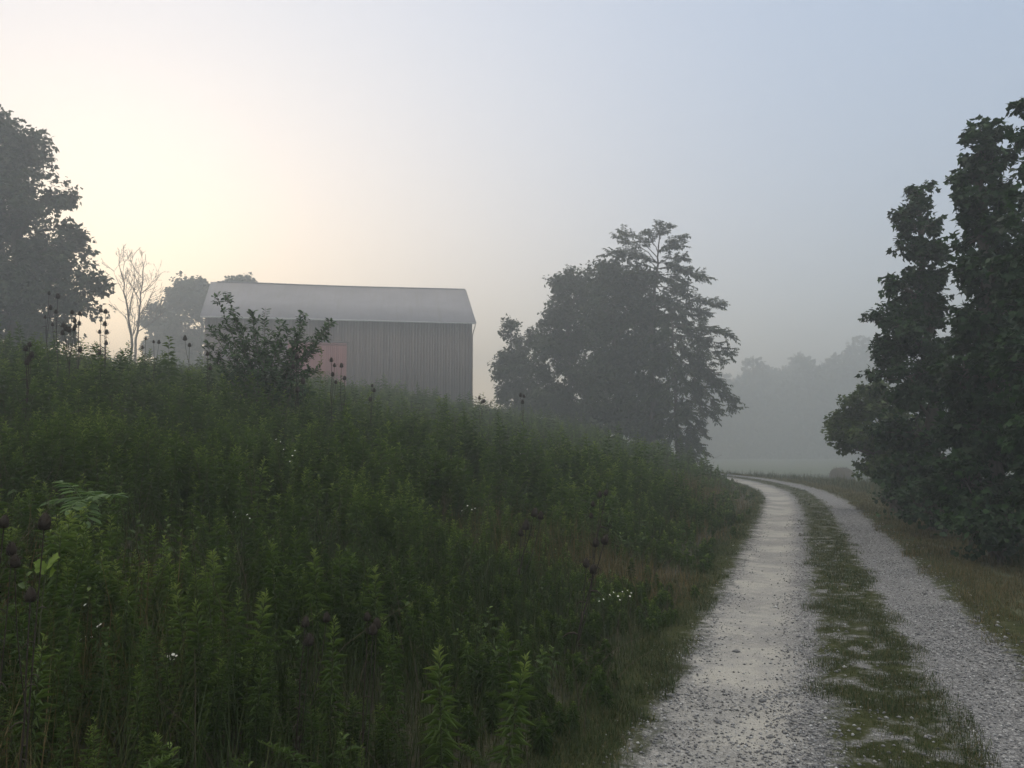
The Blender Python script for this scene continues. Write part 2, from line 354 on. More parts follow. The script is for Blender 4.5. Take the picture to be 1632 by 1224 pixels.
# ------------------------------------------------------------------ barn
def build_barn():
    cx, cy = P(752, 600, 80)[:2]; rz = R(9)
    L, Wb = 25.6, 13.0
    ca, sa = math.cos(rz), math.sin(rz)
    ux, uy = np.array((ca, sa)), np.array((-sa, ca))             # along the long side, and away from us
    corner = np.array((cx, cy))                                    # near right corner
    base = 5.2; eave = P(752, 510, 80)[2]; H = eave - base
    root = D.objects.new('barn', None); COL.objects.link(root)
    root.location = (*(corner - ux * L / 2 + uy * Wb / 2), 0); root.rotation_euler = (0, 0, rz)
    tag(root, 'long weathered grey wooden barn with metal roof and red door', 'barn')
    # local frame: x -L/2..L/2, y -Wb/2 (near) .. Wb/2
    N = NM('weathered_boards'); pos = N.pos((1, 1, .06)); v = N.attr('var')
    grain = N.noise(22, 5, .7, pos); c = N.ramp(v, [(0, (.085, .05, .038)), (.5, (.13, .078, .06)), (1, (.19, .125, .10))])
    c = N.mix(N.math('MULTIPLY', grain, .7), c, (.05, .045, .042))
    streak = N.step(N.noise(3.0, 4, .6, N.pos((1.6, 1, .12))), .60, .72)
    c = N.mix(N.math('MULTIPLY', streak, .4), c, (.34, .33, .31))
    N.l(c, N.p.inputs['Base Color']); N.p.inputs['Roughness'].default_value = .9; N.bump(grain, .5, .01); boards = N.m
    g = Geo(); r2 = np.random.default_rng(3)
    def side(x0, x1, y, nx, hfun, along='x'):
        x = x0
        while x < x1 - .02:
            w = min(.24 + .08 * r2.random(), x1 - x); xm = x + w / 2; h = hfun(xm) - .02 * r2.random(); off = .012 * r2.random()
            bz = base - .3 + .04 * r2.random()
            if along == 'x': g.box((xm, y + nx * off, (bz + h) / 2), (w / 2 - .003, .02, (h - bz) / 2), var=r2.random())
            else: g.box((y + nx * off, xm, (bz + h) / 2), (.02, w / 2 - .003, (h - bz) / 2), var=r2.random())
            x += w
    ridge_z = P(738, 464, 87)[2]
    slope = (ridge_z - eave) / (Wb / 2)
    gable = lambda y: eave + (Wb / 2 - abs(y)) * slope - .12
    dx1 = -L / 2 + 13.3; dx0 = dx1 - 5.6                           # red door opening
    dz = P(540, 551, 80)[2]
    side(-L / 2, L / 2, -Wb / 2, -1, lambda x: eave - .02); side(-L / 2, L / 2, Wb / 2, 1, lambda x: eave - .02)
    side(-Wb / 2 + .03, Wb / 2 - .03, -L / 2 + .02, -1, gable, 'y'); side(-Wb / 2 + .03, Wb / 2 - .03, L / 2 - .02, 1, gable, 'y')
    g.box((0, 0, base + (H - .4) / 2), (L / 2 - .12, Wb / 2 - .12, (H - .6) / 2), var=.0)   # dark solid box just inside the boards
    g.build('wall', boards, root)
    # roof
    N = NM('roof_metal'); pos = N.pos(); n = N.noise(.55, 5, .6, pos); st = N.noise(1.6, 5, .65, N.pos((2.2, .10, .10)))
    c = N.ramp(n, [(.3, (.165, .158, .18)), (.7, (.23, .222, .25))]); c = N.mix(N.math('MULTIPLY', N.step(st, .48, .72), .65), c, (.15, .135, .125))
    c = N.mix(N.math('MULTIPLY', N.attr('var'), .06), c, (.22, .22, .23))
    N.l(c, N.p.inputs['Base Color']); N.p.inputs['Roughness'].default_value = .6; N.p.inputs['Metallic'].default_value = .1; metal = N.m
    g = Geo(); npan = 30; ov = .55; ogr = .35
    for sgn in (-1, 1):
        for p in range(npan):
            xa = -L / 2 - ogr + (L + 2 * ogr) * p / npan; xb = -L / 2 - ogr + (L + 2 * ogr) * (p + 1) / npan
            vv = r2.random() ** 2
            rows = []
            for x in (xa, xb):
                sag = .07 * math.sin(math.pi * (x + L / 2) / L) ** 2 - .02 * x / L
                eo = .0
                xr = x - .35 * max(0, x / (L / 2)) ** 6 - .55 * max(0, -x / (L / 2)) ** 3            # ridge a little shorter than the eave at this end
                rows.append([(xr, 0, ridge_z + .06 - sag), (x, sgn * (Wb / 2 + ov), eave - ov * slope + .06 - sag * .3 + eo)])
            A = np.array([rows[0][0], rows[1][0], rows[1][1], rows[0][1]]); B = A - np.array((0, 0, .05))
            V = np.r_[A, B]
            fc = [(0, 1, 2, 3), (7, 6, 5, 4), (0, 4, 5, 1), (2, 6, 7, 3)] + ([(3, 7, 4, 0)] if p == 0 else []) + ([(1, 5, 6, 2)] if p == npan - 1 else [])
            g.add(V, np.array(fc), vv)
    roof = g.build('roof', metal, root)
    # ridge cap
    g = Geo(); Pn = np.array([[(x, 0, ridge_z + .08 - .07 * math.sin(math.pi * (x + L / 2) / L) ** 2) for x in np.linspace(-L / 2 - .3, L / 2 - .05, 14)]])
    g.add(*tubes(Pn, np.full((1, 14), .07), 6), .3); g.build('ridge_cap', metal, roof)
    # gutter / eave board : pale line
    N = NM('pale_trim'); N.l(N.ramp(N.noise(4, 3), [(.3, (.42, .41, .40)), (.7, (.58, .57, .56))]), N.p.inputs['Base Color']); trim = N.m
    ez = eave - ov * slope - .02
    for sgn in (-1, 1):
        g = Geo(); g.box((0, sgn * (Wb / 2 + ov - .02), ez - .03), (L / 2 + ogr - .02, .05, .07)); g.build('gutter', trim, root)
    g = Geo(); a = (L / 2 + .28, -Wb / 2 - ov + .06, ez - .08)
    Pn = np.array([[a, (L / 2 + .26, -Wb / 2 - ov + .08, ez - .25), (L / 2 + .05, -Wb / 2 - .1, ez - 1.1), (L / 2 + .03, -Wb / 2 - .09, ez - 1.5), (L / 2 + .05, -Wb / 2 - .09, base)]])
    g.add(*tubes(Pn, np.full((1, 5), .05), 6)); g.build('downspout', boards, root)
    for sx in (-1, 1):
        g = Geo()
        for sgn in (-1, 1):
            A = np.array((sx * (L / 2 + ogr) + (-.36 if sx > 0 else -.55), 0, ridge_z - .06)); B = np.array((sx * (L / 2 + ogr - .03), sgn * (Wb / 2 + ov), eave - ov * slope - .06))
            Pn = np.array([[A, B]]); g.add(*tubes(Pn, np.full((1, 2), .06), 4))
        g.build('rake_board', boards, root)
    # red sliding door with track
    N = NM('red_door_paint'); v = N.attr('var')
    c = N.ramp(v, [(0, (.22, .05, .042)), (1, (.29, .075, .062))]); gr = N.noise(20, 4, .6, N.pos((1, 1, .1)))
    c = N.mix(N.math('MULTIPLY', N.step(gr, .5, .8), .5), c, (.24, .11, .10)); N.l(c, N.p.inputs['Base Color']); N.p.inputs['Roughness'].default_value = .8
    g = Geo(); x = dx0
    while x < dx1 - .01:
        w = min(.2, dx1 - x); g.box((x + w / 2, -Wb / 2 - .10, (base + .1 + dz) / 2), (w / 2 - .004, .025, (dz - base - .1) / 2), var=r2.random()); x += w
    door = g.build('door', N.m, root); tag(door, 'tall faded red sliding door')
    g = Geo()
    for zz in (base + .35, (base + dz) / 2, dz - .15):
        g = Geo(); g.box(((dx0 + dx1) / 2, -Wb / 2 - .135, zz), ((dx1 - dx0) / 2 - .01, .012, .09), var=.2); g.build('door_batten', N.m, door)
    g = Geo(); g.box(((dx0 + dx1) / 2 - 1, -Wb / 2 - .12, dz + .08), ((dx1 - dx0) / 2 + 1.2, .05, .05)); g.build('door_track', boards, root)
    # stone foundation
    N = NM('foundation_stone'); vo = N.n('TexVoronoi'); vo.inputs['Scale'].default_value = 2.6; N.l(N.pos(), vo.inputs['Vector'])
    N.l(N.ramp(vo.outputs['Distance'], [(.1, (.22, .21, .19)), (.6, (.13, .125, .115))]), N.p.inputs['Base Color']); N.bump(vo.outputs['Distance'], .6, .05)
    g = Geo(); g.box((0, 0, base - .9), (L / 2 + .08, Wb / 2 + .08, .75)); g.box((L / 2 + .75, -Wb / 2 + 1.2, base - .75), (.62, .5, .95)); g.build('foundation', N.m, root)
build_barn()

# ------------------------------------------------------------------ round bales
def build_bale(c, r, ln, rz, label):
    N = M.get('hay')
    if N is None:
        q = NM('hay'); f = q.noise(18, 5, .7, q.pos((1, 1, .3))); q.l(q.ramp(f, [(.3, (.05, .04, .026)), (.7, (.12, .095, .06))]), q.p.inputs['Base Color'])
        q.p.inputs['Roughness'].default_value = .95; q.bump(f, 1, .05); N = M['hay'] = q.m
    root = D.objects.new('hay_bale', None); COL.objects.link(root); root.location = (*c, 0); root.rotation_euler = (0, 0, rz)
    z = float(ground(*c)) + r * .93
    prof = [(-ln / 2, .02), (-ln / 2 - .01, r * .4), (-ln / 2 + .01, r * .85), (-ln / 2 + .08, r * .98), (-ln / 4, r), (0, r * .985), (ln / 4, r), (ln / 2 - .08, r * .98), (ln / 2 - .01, r * .85), (ln / 2 + .01, r * .4), (ln / 2, .02)]
    k = 40; V = []
    for x, rr in prof:
        for j in range(k):
            a = 2 * math.pi * j / k; q = rr * (1 + .03 * math.sin(3 * a + x) + .02 * rng.normal())
            zz = q * math.sin(a); zz = max(zz, -r * .93)
            V.append((x, q * math.cos(a), z + zz))
    F = [(i * k + j, i * k + (j + 1) % k, (i + 1) * k + (j + 1) % k, (i + 1) * k + j) for i in range(len(prof) - 1) for j in range(k)]
    build('roll', V, [F], N, root, smooth=True)
    n = 900; th = rng.random(n) * 6.283; xx = (rng.random(n) - .5) * ln
    p = np.c_[xx, r * .98 * np.cos(th), z + np.maximum(r * .98 * np.sin(th), -r * .9)]; d = np.c_[rng.normal(size=n) * .6, np.cos(th) + rng.normal(size=n) * .6, np.sin(th) + rng.normal(size=n) * .6]
    v, f, m = leaves(p, d, rand_dirs(n), .16, .015, 'blade'); build('loose_straw', v, f, M['dry'], root, var=np.repeat(rng.random(n), m))
    tag(root, label, 'hay bale')
pb = P(1341, 755, 68); build_bale((pb[0], 68.0), .80, 1.35, R(25), 'dark round hay bale in the misty meadow beyond the lane')

# ------------------------------------------------------------------ trees
def path(a, b, k=5, sag=0., wob=.06):
    a, b = np.array(a, float), np.array(b, float); t = np.linspace(0, 1, k)[:, None]
    L = np.linalg.norm(b - a); p = a + (b - a) * t; p += rng.normal(size=(k, 3)) * wob * L * (t * (1 - t)) * 1.6
    p[:, 2] += sag * L * (4 * t * (1 - t))[:, 0]; return p

def tree(name, label, base, trunk, blobs, leaf, mat, cover=1.5, bark='bark', cl=.35, per=26, flat=.75, group=None, r0=.16, cat='tree', shape='maple', droop=.35, litvar=.0):
    """trunk: list of points above base; blobs: (centre, rx, ry, rz); leaves grow in clusters spread through each blob's volume"""
    root = D.objects.new(name, None); COL.objects.link(root); base = np.array(base, float); root.location = base
    tp = np.array([(0, 0, -.3)] + [np.array(t) - base for t in trunk]); k = len(tp)
    g = Geo(); rr = r0 * np.linspace(1.15, .28, k); rr[0] *= 1.35
    # resample smoothly
    tt = np.linspace(0, k - 1, k * 3); tp2 = np.stack([np.interp(tt, np.arange(k), tp[:, i]) for i in range(3)], 1); tp2[1:-1] += rng.normal(size=(len(tt) - 2, 3)) * r0 * .35 * np.array((1, 1, .2))
    g.add(*tubes(tp2[None], np.interp(tt, np.arange(k), rr)[None], 9))
    LV, LF, lvar = [], {}, []; cnt = 0; twP = []; twR = []
    for (c, rx, ry, rz) in blobs:
        c = np.array(c, float) - base
        j = np.argmin(np.linalg.norm(tp2 - (c - np.array((0, 0, .55 * np.linalg.norm((c - tp2.mean(0))[:2]) + rz * .5))), axis=1))
        lp = path(tp2[j], c, 6, .06, .07); lr = np.linspace(max(r0 * .42 * (1 - j / len(tp2) * .6), .02), .015 * max(rx, .6), 6)
        g.add(*tubes(lp[None], lr[None], 6))
        area = 4 * math.pi * ((rx * ry) ** 1.6 / 3 + (rx * rz) ** 1.6 / 3 + (ry * rz) ** 1.6 / 3) ** (1 / 1.6)
        nl = cover * area / (leaf * leaf * .62); nc = max(4, int(nl / per))
        lu = rand_dirs(12); lr_ = .5 + .42 * rng.random(12); li = rng.integers(0, 12, nc)
        dl = lu[li] * lr_[li][:, None] + rand_dirs(nc) * (.40 * rng.random(nc) ** .5)[:, None]; rad = np.linalg.norm(dl, axis=1); d = dl / rad[:, None]
        cp = c + d * rad[:, None] * np.array((rx, ry, rz))
        # twigs to the clusters
        m = min(nc, 26); sel = rng.choice(nc, m, replace=False)
        st = lp[rng.integers(2, 6, m)]
        t = np.linspace(0, 1, 4)[None, :, None]; tw = st[:, None] * (1 - t) + cp[sel][:, None] * t + rng.normal(size=(m, 4, 3)) * .05 * rx * (t * (1 - t)) * 4
        twP.append(tw); twR.append(np.tile(np.linspace(.02, .006, 4) * (.5 + .5 * rx), (m, 1)))
        sz = cl * (.6 + .8 * rng.random(nc)); clv = rng.random(nc)
        pi = np.repeat(np.arange(nc), per); n = len(pi)
        off = rand_dirs(n) * (rng.random(n) ** .45)[:, None] * np.array((1, 1, flat)) * sz[pi][:, None]
        pos = cp[pi] + off
        out = unit(pos - c); dd = out * .7 + rand_dirs(n) * .8; dd[:, 2] -= droop
        nn = out * .5 + rand_dirs(n) * .7 + np.array((0, 0, .9))
        LL = leaf * (.45 + .95 * rng.random(n))
        v, f, mm = leaves(pos, dd, nn, LL, LL * .9, shape)
        for q in f: LF.setdefault(q.shape[1], []).append(q + cnt)
        LV.append(v); cnt += len(v); lvar.append(np.repeat(np.clip(.12 + .5 * clv[pi] + .45 * (rng.random(n) - .3) + litvar, 0, 1), mm))
    if twP: g.add(*tubes(np.concatenate(twP), np.concatenate(twR), 3))
    g.build('trunk', M[bark], root, smooth=True)
    build('crown', np.concatenate(LV), [np.concatenate(x) for x in LF.values()], M[mat], root, var=np.concatenate(lvar))
    tag(root, label, cat, group); return root

def pb_(px, py, Y, rpx, rpy, dY=0, ry=None):
    c = P(px, py, Y + dY); k = Y / FPX
    return (c, rpx * k, (ry if ry is not None else rpx * k * 1.0), rpy * k)
def gz(x, y): return float(ground(x, y))
def nb(px, py, Y, rpx, rpy, dY=0): return pb_(px, py, Y, max(rpx - 1, 10), max(rpy - 2, 10), dY)
def base_at(px, Y): x = (px - 816) / FPX * Y * 1.0; return (x, Y, gz(x, Y) - .05)

def near_trees():
    Y = 16.5; G = 'leafy maples along the lane'
    b = base_at(1478, Y)
    tree('maple_tree', 'dark maple with a narrow spire, next to the lighter green low maple by the lane', b, [P(1482, 700, Y), P(1480, 560, Y), P(1470, 420, Y), P(1468, 320, Y)],
         [nb(*a) for a in [(1470, 305, Y, 20, 22), (1452, 352, Y, 26, 26), (1484, 350, Y, 20, 24, .3), (1448, 392, Y, 20, 26), (1470, 405, Y, 36, 34), (1424, 452, Y, 17, 18, -.2), (1452, 470, Y, 36, 36), (1496, 440, Y, 12, 12), (1400, 502, Y, 17, 18), (1432, 520, Y, 34, 34, -.4),
          (1478, 535, Y, 44, 44), (1474, 455, Y, 26, 36), (1482, 500, Y, 32, 34), (1410, 575, Y, 28, 34), (1450, 600, Y, 52, 50, -.3), (1500, 600, Y, 46, 60), (1462, 680, Y, 60, 52), (1505, 730, Y, 62, 56), (1440, 745, Y, 40, 45)]],
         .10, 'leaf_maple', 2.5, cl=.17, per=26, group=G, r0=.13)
    Y = 13.; b = base_at(1585, Y)
    tree('maple_tree', 'tallest dark maple column standing right of the narrow spire maple', b, [P(1580, 700, Y), P(1575, 520, Y), P(1568, 360, Y), P(1566, 230, Y)],
         [nb(*a) for a in [(1566, 212, Y, 30, 18), (1560, 242, Y, 30, 24), (1550, 275, Y, 32, 26), (1585, 262, Y, 24, 28), (1562, 312, Y, 40, 36), (1584, 348, Y, 40, 42), (1575, 550, Y, 46, 46), (1592, 645, Y, 50, 50), (1600, 560, Y, 46, 46), (1564, 372, Y, 36, 40), (1553, 430, Y, 28, 40, -.3), (1580, 430, Y, 52, 52), (1556, 500, Y, 46, 54), (1610, 500, Y, 50, 56),
          (1545, 590, Y, 56, 58), (1605, 600, Y, 60, 60, -.4), (1560, 680, Y, 64, 62), (1620, 700, Y, 60, 64), (1540, 770, Y, 60, 52, -.3), (1600, 790, Y, 64, 52, -.2)]],
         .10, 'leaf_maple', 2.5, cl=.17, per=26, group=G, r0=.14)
    Y = 10.5; b = base_at(1672, Y)
    tree('maple_tree', 'dark maple cut by the frame, its leafy tip leaning in beside the tallest maple', b, [P(1672, 700, Y), P(1668, 500, Y), P(1660, 330, Y), P(1640, 190, Y)],
         [nb(*a) for a in [(1636, 178, Y, 18, 16), (1630, 215, Y, 14, 22), (1648, 255, Y, 26, 36), (1640, 310, Y, 30, 36), (1660, 370, Y, 46, 50), (1640, 430, Y, 40, 50), (1670, 500, Y, 60, 60), (1650, 580, Y, 50, 60), (1680, 660, Y, 70, 70), (1655, 740, Y, 60, 60), (1690, 790, Y, 70, 60)]],
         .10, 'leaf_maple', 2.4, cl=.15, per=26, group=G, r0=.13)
    Y = 21.; b = base_at(1425, Y)
    tree('maple_tree', 'low bushy maple with lighter green leaves, farthest along the lane edge', b, [P(1422, 720, Y), P(1415, 680, Y), P(1410, 640, Y)],
         [nb(*a) for a in [(1392, 612, Y, 22, 22), (1365, 640, Y, 26, 24), (1340, 668, Y, 22, 20, .4), (1330, 690, Y, 17, 14, .4), (1362, 690, Y, 34, 30), (1405, 660, Y, 44, 44), (1354, 714, Y, 22, 16, .3), (1392, 722, Y, 40, 36), (1440, 700, Y, 50, 50), (1402, 752, Y, 20, 14, .5), (1430, 760, Y, 44, 34)]],
         .10, 'leaf_light', 2.3, cl=.19, per=26, group=G, r0=.12)
    # undergrowth shrubs at their feet
    for (px, py, Y, rx, ry, lab) in [(1500, 800, 15.2, 62, 40, 'dark low shrub under the narrow spire maple'), (1590, 838, 12.0, 70, 44, 'dark leafy shrub at the foot of the tallest maple'), (1440, 790, 18.5, 38, 26, 'small dull green shrub at the foot of the low bushy maple')]:
        b = base_at(px, Y)
        tree('shrub', lab, b, [P(px, py + 10, Y), P(px, py - 10, Y)], [pb_(px, py, Y, rx * .7, ry), pb_(px - rx * .5, py + 8, Y, rx * .5, ry * .8, -.2), pb_(px + rx * .5, py + 6, Y, rx * .5, ry * .8, .2)],
             .085, 'leaf_maple', 1.2, cl=.2, per=22, r0=.04, cat='shrub', shape='oval', group='shrubs under the maples')
near_trees()

def middle_trees():
    Y = 55.; G = 'trees between the barn and the lane'
    def mk(label, bx, Y, tr, bl, r0=.2, **k):
        b = base_at(bx, Y)
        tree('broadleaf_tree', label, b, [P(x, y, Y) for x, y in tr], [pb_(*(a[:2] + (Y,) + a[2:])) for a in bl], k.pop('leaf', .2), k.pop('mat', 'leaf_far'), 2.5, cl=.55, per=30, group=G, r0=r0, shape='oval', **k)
    mk('small foggy tree nearest the barn corner, with a thumb-like top', 822, 62., [(822, 640), (818, 580)],
       [(813, 528, 14, 16), (822, 560, 26, 26), (800, 585, 20, 22), (835, 600, 30, 34), (812, 628, 20, 18), (850, 540, 12, 18), (850, 640, 34, 26), (808, 655, 16, 10)], .15)
    mk('dense foggy tree with a rounded shoulder, left in the clump past the barn', 912, 58., [(910, 640), (905, 540), (908, 470)],
       [(918, 440, 20, 14), (895, 452, 20, 18), (925, 470, 30, 32), (885, 492, 22, 26), (912, 520, 38, 40), (868, 530, 22, 20), (880, 570, 40, 40), (930, 590, 40, 50), (870, 630, 40, 40), (915, 650, 44, 34)], .22)
    mk('tall dense foggy tree at the middle of the clump past the barn', 985, 55., [(985, 650), (980, 560), (978, 460)],
       [(958, 436, 20, 18), (985, 450, 40, 26), (1015, 460, 32, 30), (960, 490, 40, 40), (1005, 510, 44, 44), (970, 560, 52, 46), (1020, 575, 40, 50), (960, 630, 46, 46), (1010, 640, 54, 46), (975, 680, 60, 26), (1035, 680, 36, 26), (1048, 560, 26, 40), (1052, 625, 34, 44), (1040, 500, 26, 34)], .24)
middle_trees()

def spray_tree(name, label, b, trunk, limbs, Y, mat='leaf_locust', group=None, r0=.17, leaf=.13):
    """open tree with layered feathery sprays: limbs are (attach t, tip px, tip py, dY, fullness)"""
    root = D.objects.new(name, None); COL.objects.link(root); b = np.array(b, float); root.location = b
    tp = np.array([(0, 0, -.3)] + [np.array(t) - b for t in trunk]); k = len(tp)
    tt = np.linspace(0, k - 1, 30); tp = np.stack([np.interp(tt, np.arange(k), tp[:, i]) for i in range(3)], 1); tp[1:-1] += rng.normal(size=(28, 3)) * .03
    g = Geo(); g.add(*tubes(tp[None], (r0 * np.linspace(1.2, .15, 30))[None], 8))
    LP, LD, LN, LLn = [], [], [], []
    for (t, px, py, dY, full) in limbs:
        a = tp[int(t * 29)]; tip = P(px, py, Y + dY) - b
        lp = path(a, tip, 9, .10, .06); g.add(*tubes(lp[None], (r0 * .35 * np.linspace(1 - t * .5, .12, 9))[None], 5))
        Ln = np.linalg.norm(tip - a); ax = unit(tip - a)
        ns = int((8 + Ln * 6.5) * full * (.75 if t > .75 else 1.))
        q = .22 + .78 * rng.random(ns) ** .75
        sp = np.stack([np.interp(q, np.linspace(0, 1, 9), lp[:, i]) for i in range(3)], 1)
        sd = ax * (.5 + .5 * q[:, None]) + rand_dirs(ns) * np.array((.9, .9, .62)); sd[:, 2] += .12; sd = unit(sd)
        sl = (.55 + .6 * rng.random(ns)) * min(.8, .42 + Ln * .09)
        # a twig with pinnate leaves down both sides
        tw = sp[:, None] + sd[:, None] * sl[:, None, None] * np.linspace(0, 1, 4)[None, :, None]; tw[:, :, 2] -= .10 * sl[:, None] * np.linspace(0, 1, 4)[None] ** 2
        g.add(*tubes(tw, np.tile(np.linspace(.014, .005, 4), (ns, 1)), 3))
        m = 22; u = np.tile(np.linspace(.12, 1, m), (ns, 1)) + rng.normal(size=(ns, m)) * .03
        sgn = np.tile(np.where(np.arange(m) % 2, 1., -1.), (ns, 1))
        side = unit(np.cross(sd, np.array((0, 0, 1.))) )
        pp = sp[:, None] + sd[:, None] * (sl[:, None] * u)[..., None]; pp[:, :, 2] -= .10 * sl[:, None] * u ** 2
        dd = sd[:, None] * .45 + side[:, None] * sgn[..., None] + rng.normal(size=(ns, m, 3)) * .22; dd[:, :, 2] -= .38
        LP.append(pp.reshape(-1, 3)); LD.append(dd.reshape(-1, 3)); LLn.append(np.full(ns * m, leaf) * (.6 + .8 * rng.random(ns * m)))
    pos = np.concatenate(LP); n = len(pos)
    v, f, mm = leaves(pos, np.concatenate(LD), rand_dirs(n) * .5 + np.array((0, 0, 1.)), np.concatenate(LLn) * 1.5, np.concatenate(LLn) * .55, 'lance')
    g.build('trunk', M['bark'], root, smooth=True)
    build('crown', v, f, M[mat], root, var=np.repeat(rng.random(n), mm))
    tag(root, label, 'tree', group); return root

def locusts():
    G = 'trees between the barn and the lane'; Y = 54.
    b = base_at(1042, Y)
    spray_tree('locust_tree', 'tallest feathery tree of the clump, its layered branches reaching toward the lane', b, [P(1040, 640, Y), P(1038, 520, Y), P(1046, 440, Y), P(1052, 375, Y)],
      [(.98, 1050, 357, 0, 1.15), (.97, 1068, 362, .5, 1.15), (.93, 1089, 391, 0, 1.26), (.93, 1088, 378, -.5, 1.15), (.9, 1030, 372, 0, 1.15), (.88, 992, 371, .3, 1.2), (.86, 985, 380, -1, 1), (.85, 966, 404, 0, 1.3), (.85, 975, 412, 1.5, 1.2), (.84, 1091, 412, 1, 1.38), (.80, 1125, 442, 0, 1.49), (.8, 1111, 440, -1, 1.38), (.78, 1099, 456, .8, 1.15),
       (.76, 1096, 470, -.7, 1.03), (.72, 1099, 474, 0, 1.03), (.74, 1000, 440, -1, 1.61), (.7, 985, 470, 0, 1.4), (.62, 1143, 486, 0, 1.38), (.62, 1126, 500, 1, 1.38), (.6, 1116, 508, -1, 1.38), (.6, 1000, 520, -1, 1.49), (.55, 1101, 530, 1, 1.38), (.52, 1080, 540, -1.4, 1.61), (.5, 1010, 560, -1, 1.61), (.9, 1060, 395, -.8, 0.92), (.84, 1075, 425, .6, 0.92), (.82, 1020, 410, -.6, 1.03), (.76, 1075, 455, -1, 1.03), (.7, 1075, 490, -1.2, 1.15), (.7, 1045, 450, -1.3, 1.03), (.6, 1060, 520, -1.4, 1.26), (.66, 1020, 470, -1, 1.15), (.8, 1000, 425, .6, 1.03), (.56, 1090, 512, .5, 1.15)], Y, group=G, r0=.2, leaf=.145)
    Y = 50.; b = base_at(1078, Y)
    spray_tree('locust_tree', 'feathery tree with flat side branches over the lane bank, lowest of the clump', b, [P(1078, 660, Y), P(1076, 600, Y), P(1072, 545, Y), P(1070, 510, Y)],
      [(.97, 1085, 505, 0, 1.38), (.95, 1163, 536, 0, 1.38), (.93, 1141, 532, -1, 1.26), (.9, 1111, 528, 1, 1.38), (.88, 1163, 563, 0, 1.38), (.86, 1151, 575, 1, 1.26), (.84, 1040, 540, 0, 1.61), (.8, 1136, 580, -1, 1.38), (.78, 1121, 590, .5, 1.49), (.74, 1137, 612, 0, 1.38), (.72, 1035, 590, 0, 1.72), (.68, 1111, 610, -1, 1.49),
       (.66, 1167, 638, 0, 1.26), (.64, 1168, 650, .6, 1.26), (.62, 1141, 652, -.6, 1.38), (.58, 1123, 662, 0, 1.38), (.5, 1030, 640, 0, 1.84), (.46, 1101, 665, -1, 1.38), (.4, 1119, 690, 0, 1.38), (.36, 1045, 680, -.5, 1.61), (.3, 1109, 700, .8, 1.72), (.24, 1121, 722, 0, 1.95), (.22, 1103, 730, -1, 1.95), (.2, 1090, 722, .5, 1.95), (.18, 1060, 710, -.6, 1.72), (.9, 1060, 540, -.8, 1.15), (.8, 1091, 560, -.9, 1.15), (.7, 1080, 590, -1.2, 1.15), (.6, 1090, 625, -1.2, 1.15), (.55, 1060, 640, -1.2, 1.26), (.4, 1085, 670, -1.3, 1.26), (.3, 1070, 690, -1.2, 1.38), (.85, 1121, 545, .4, 1.15), (.75, 1131, 598, -.3, 1.15), (.5, 1141, 668, .3, 0.80)], Y, group=G, r0=.14, leaf=.14)
locusts()

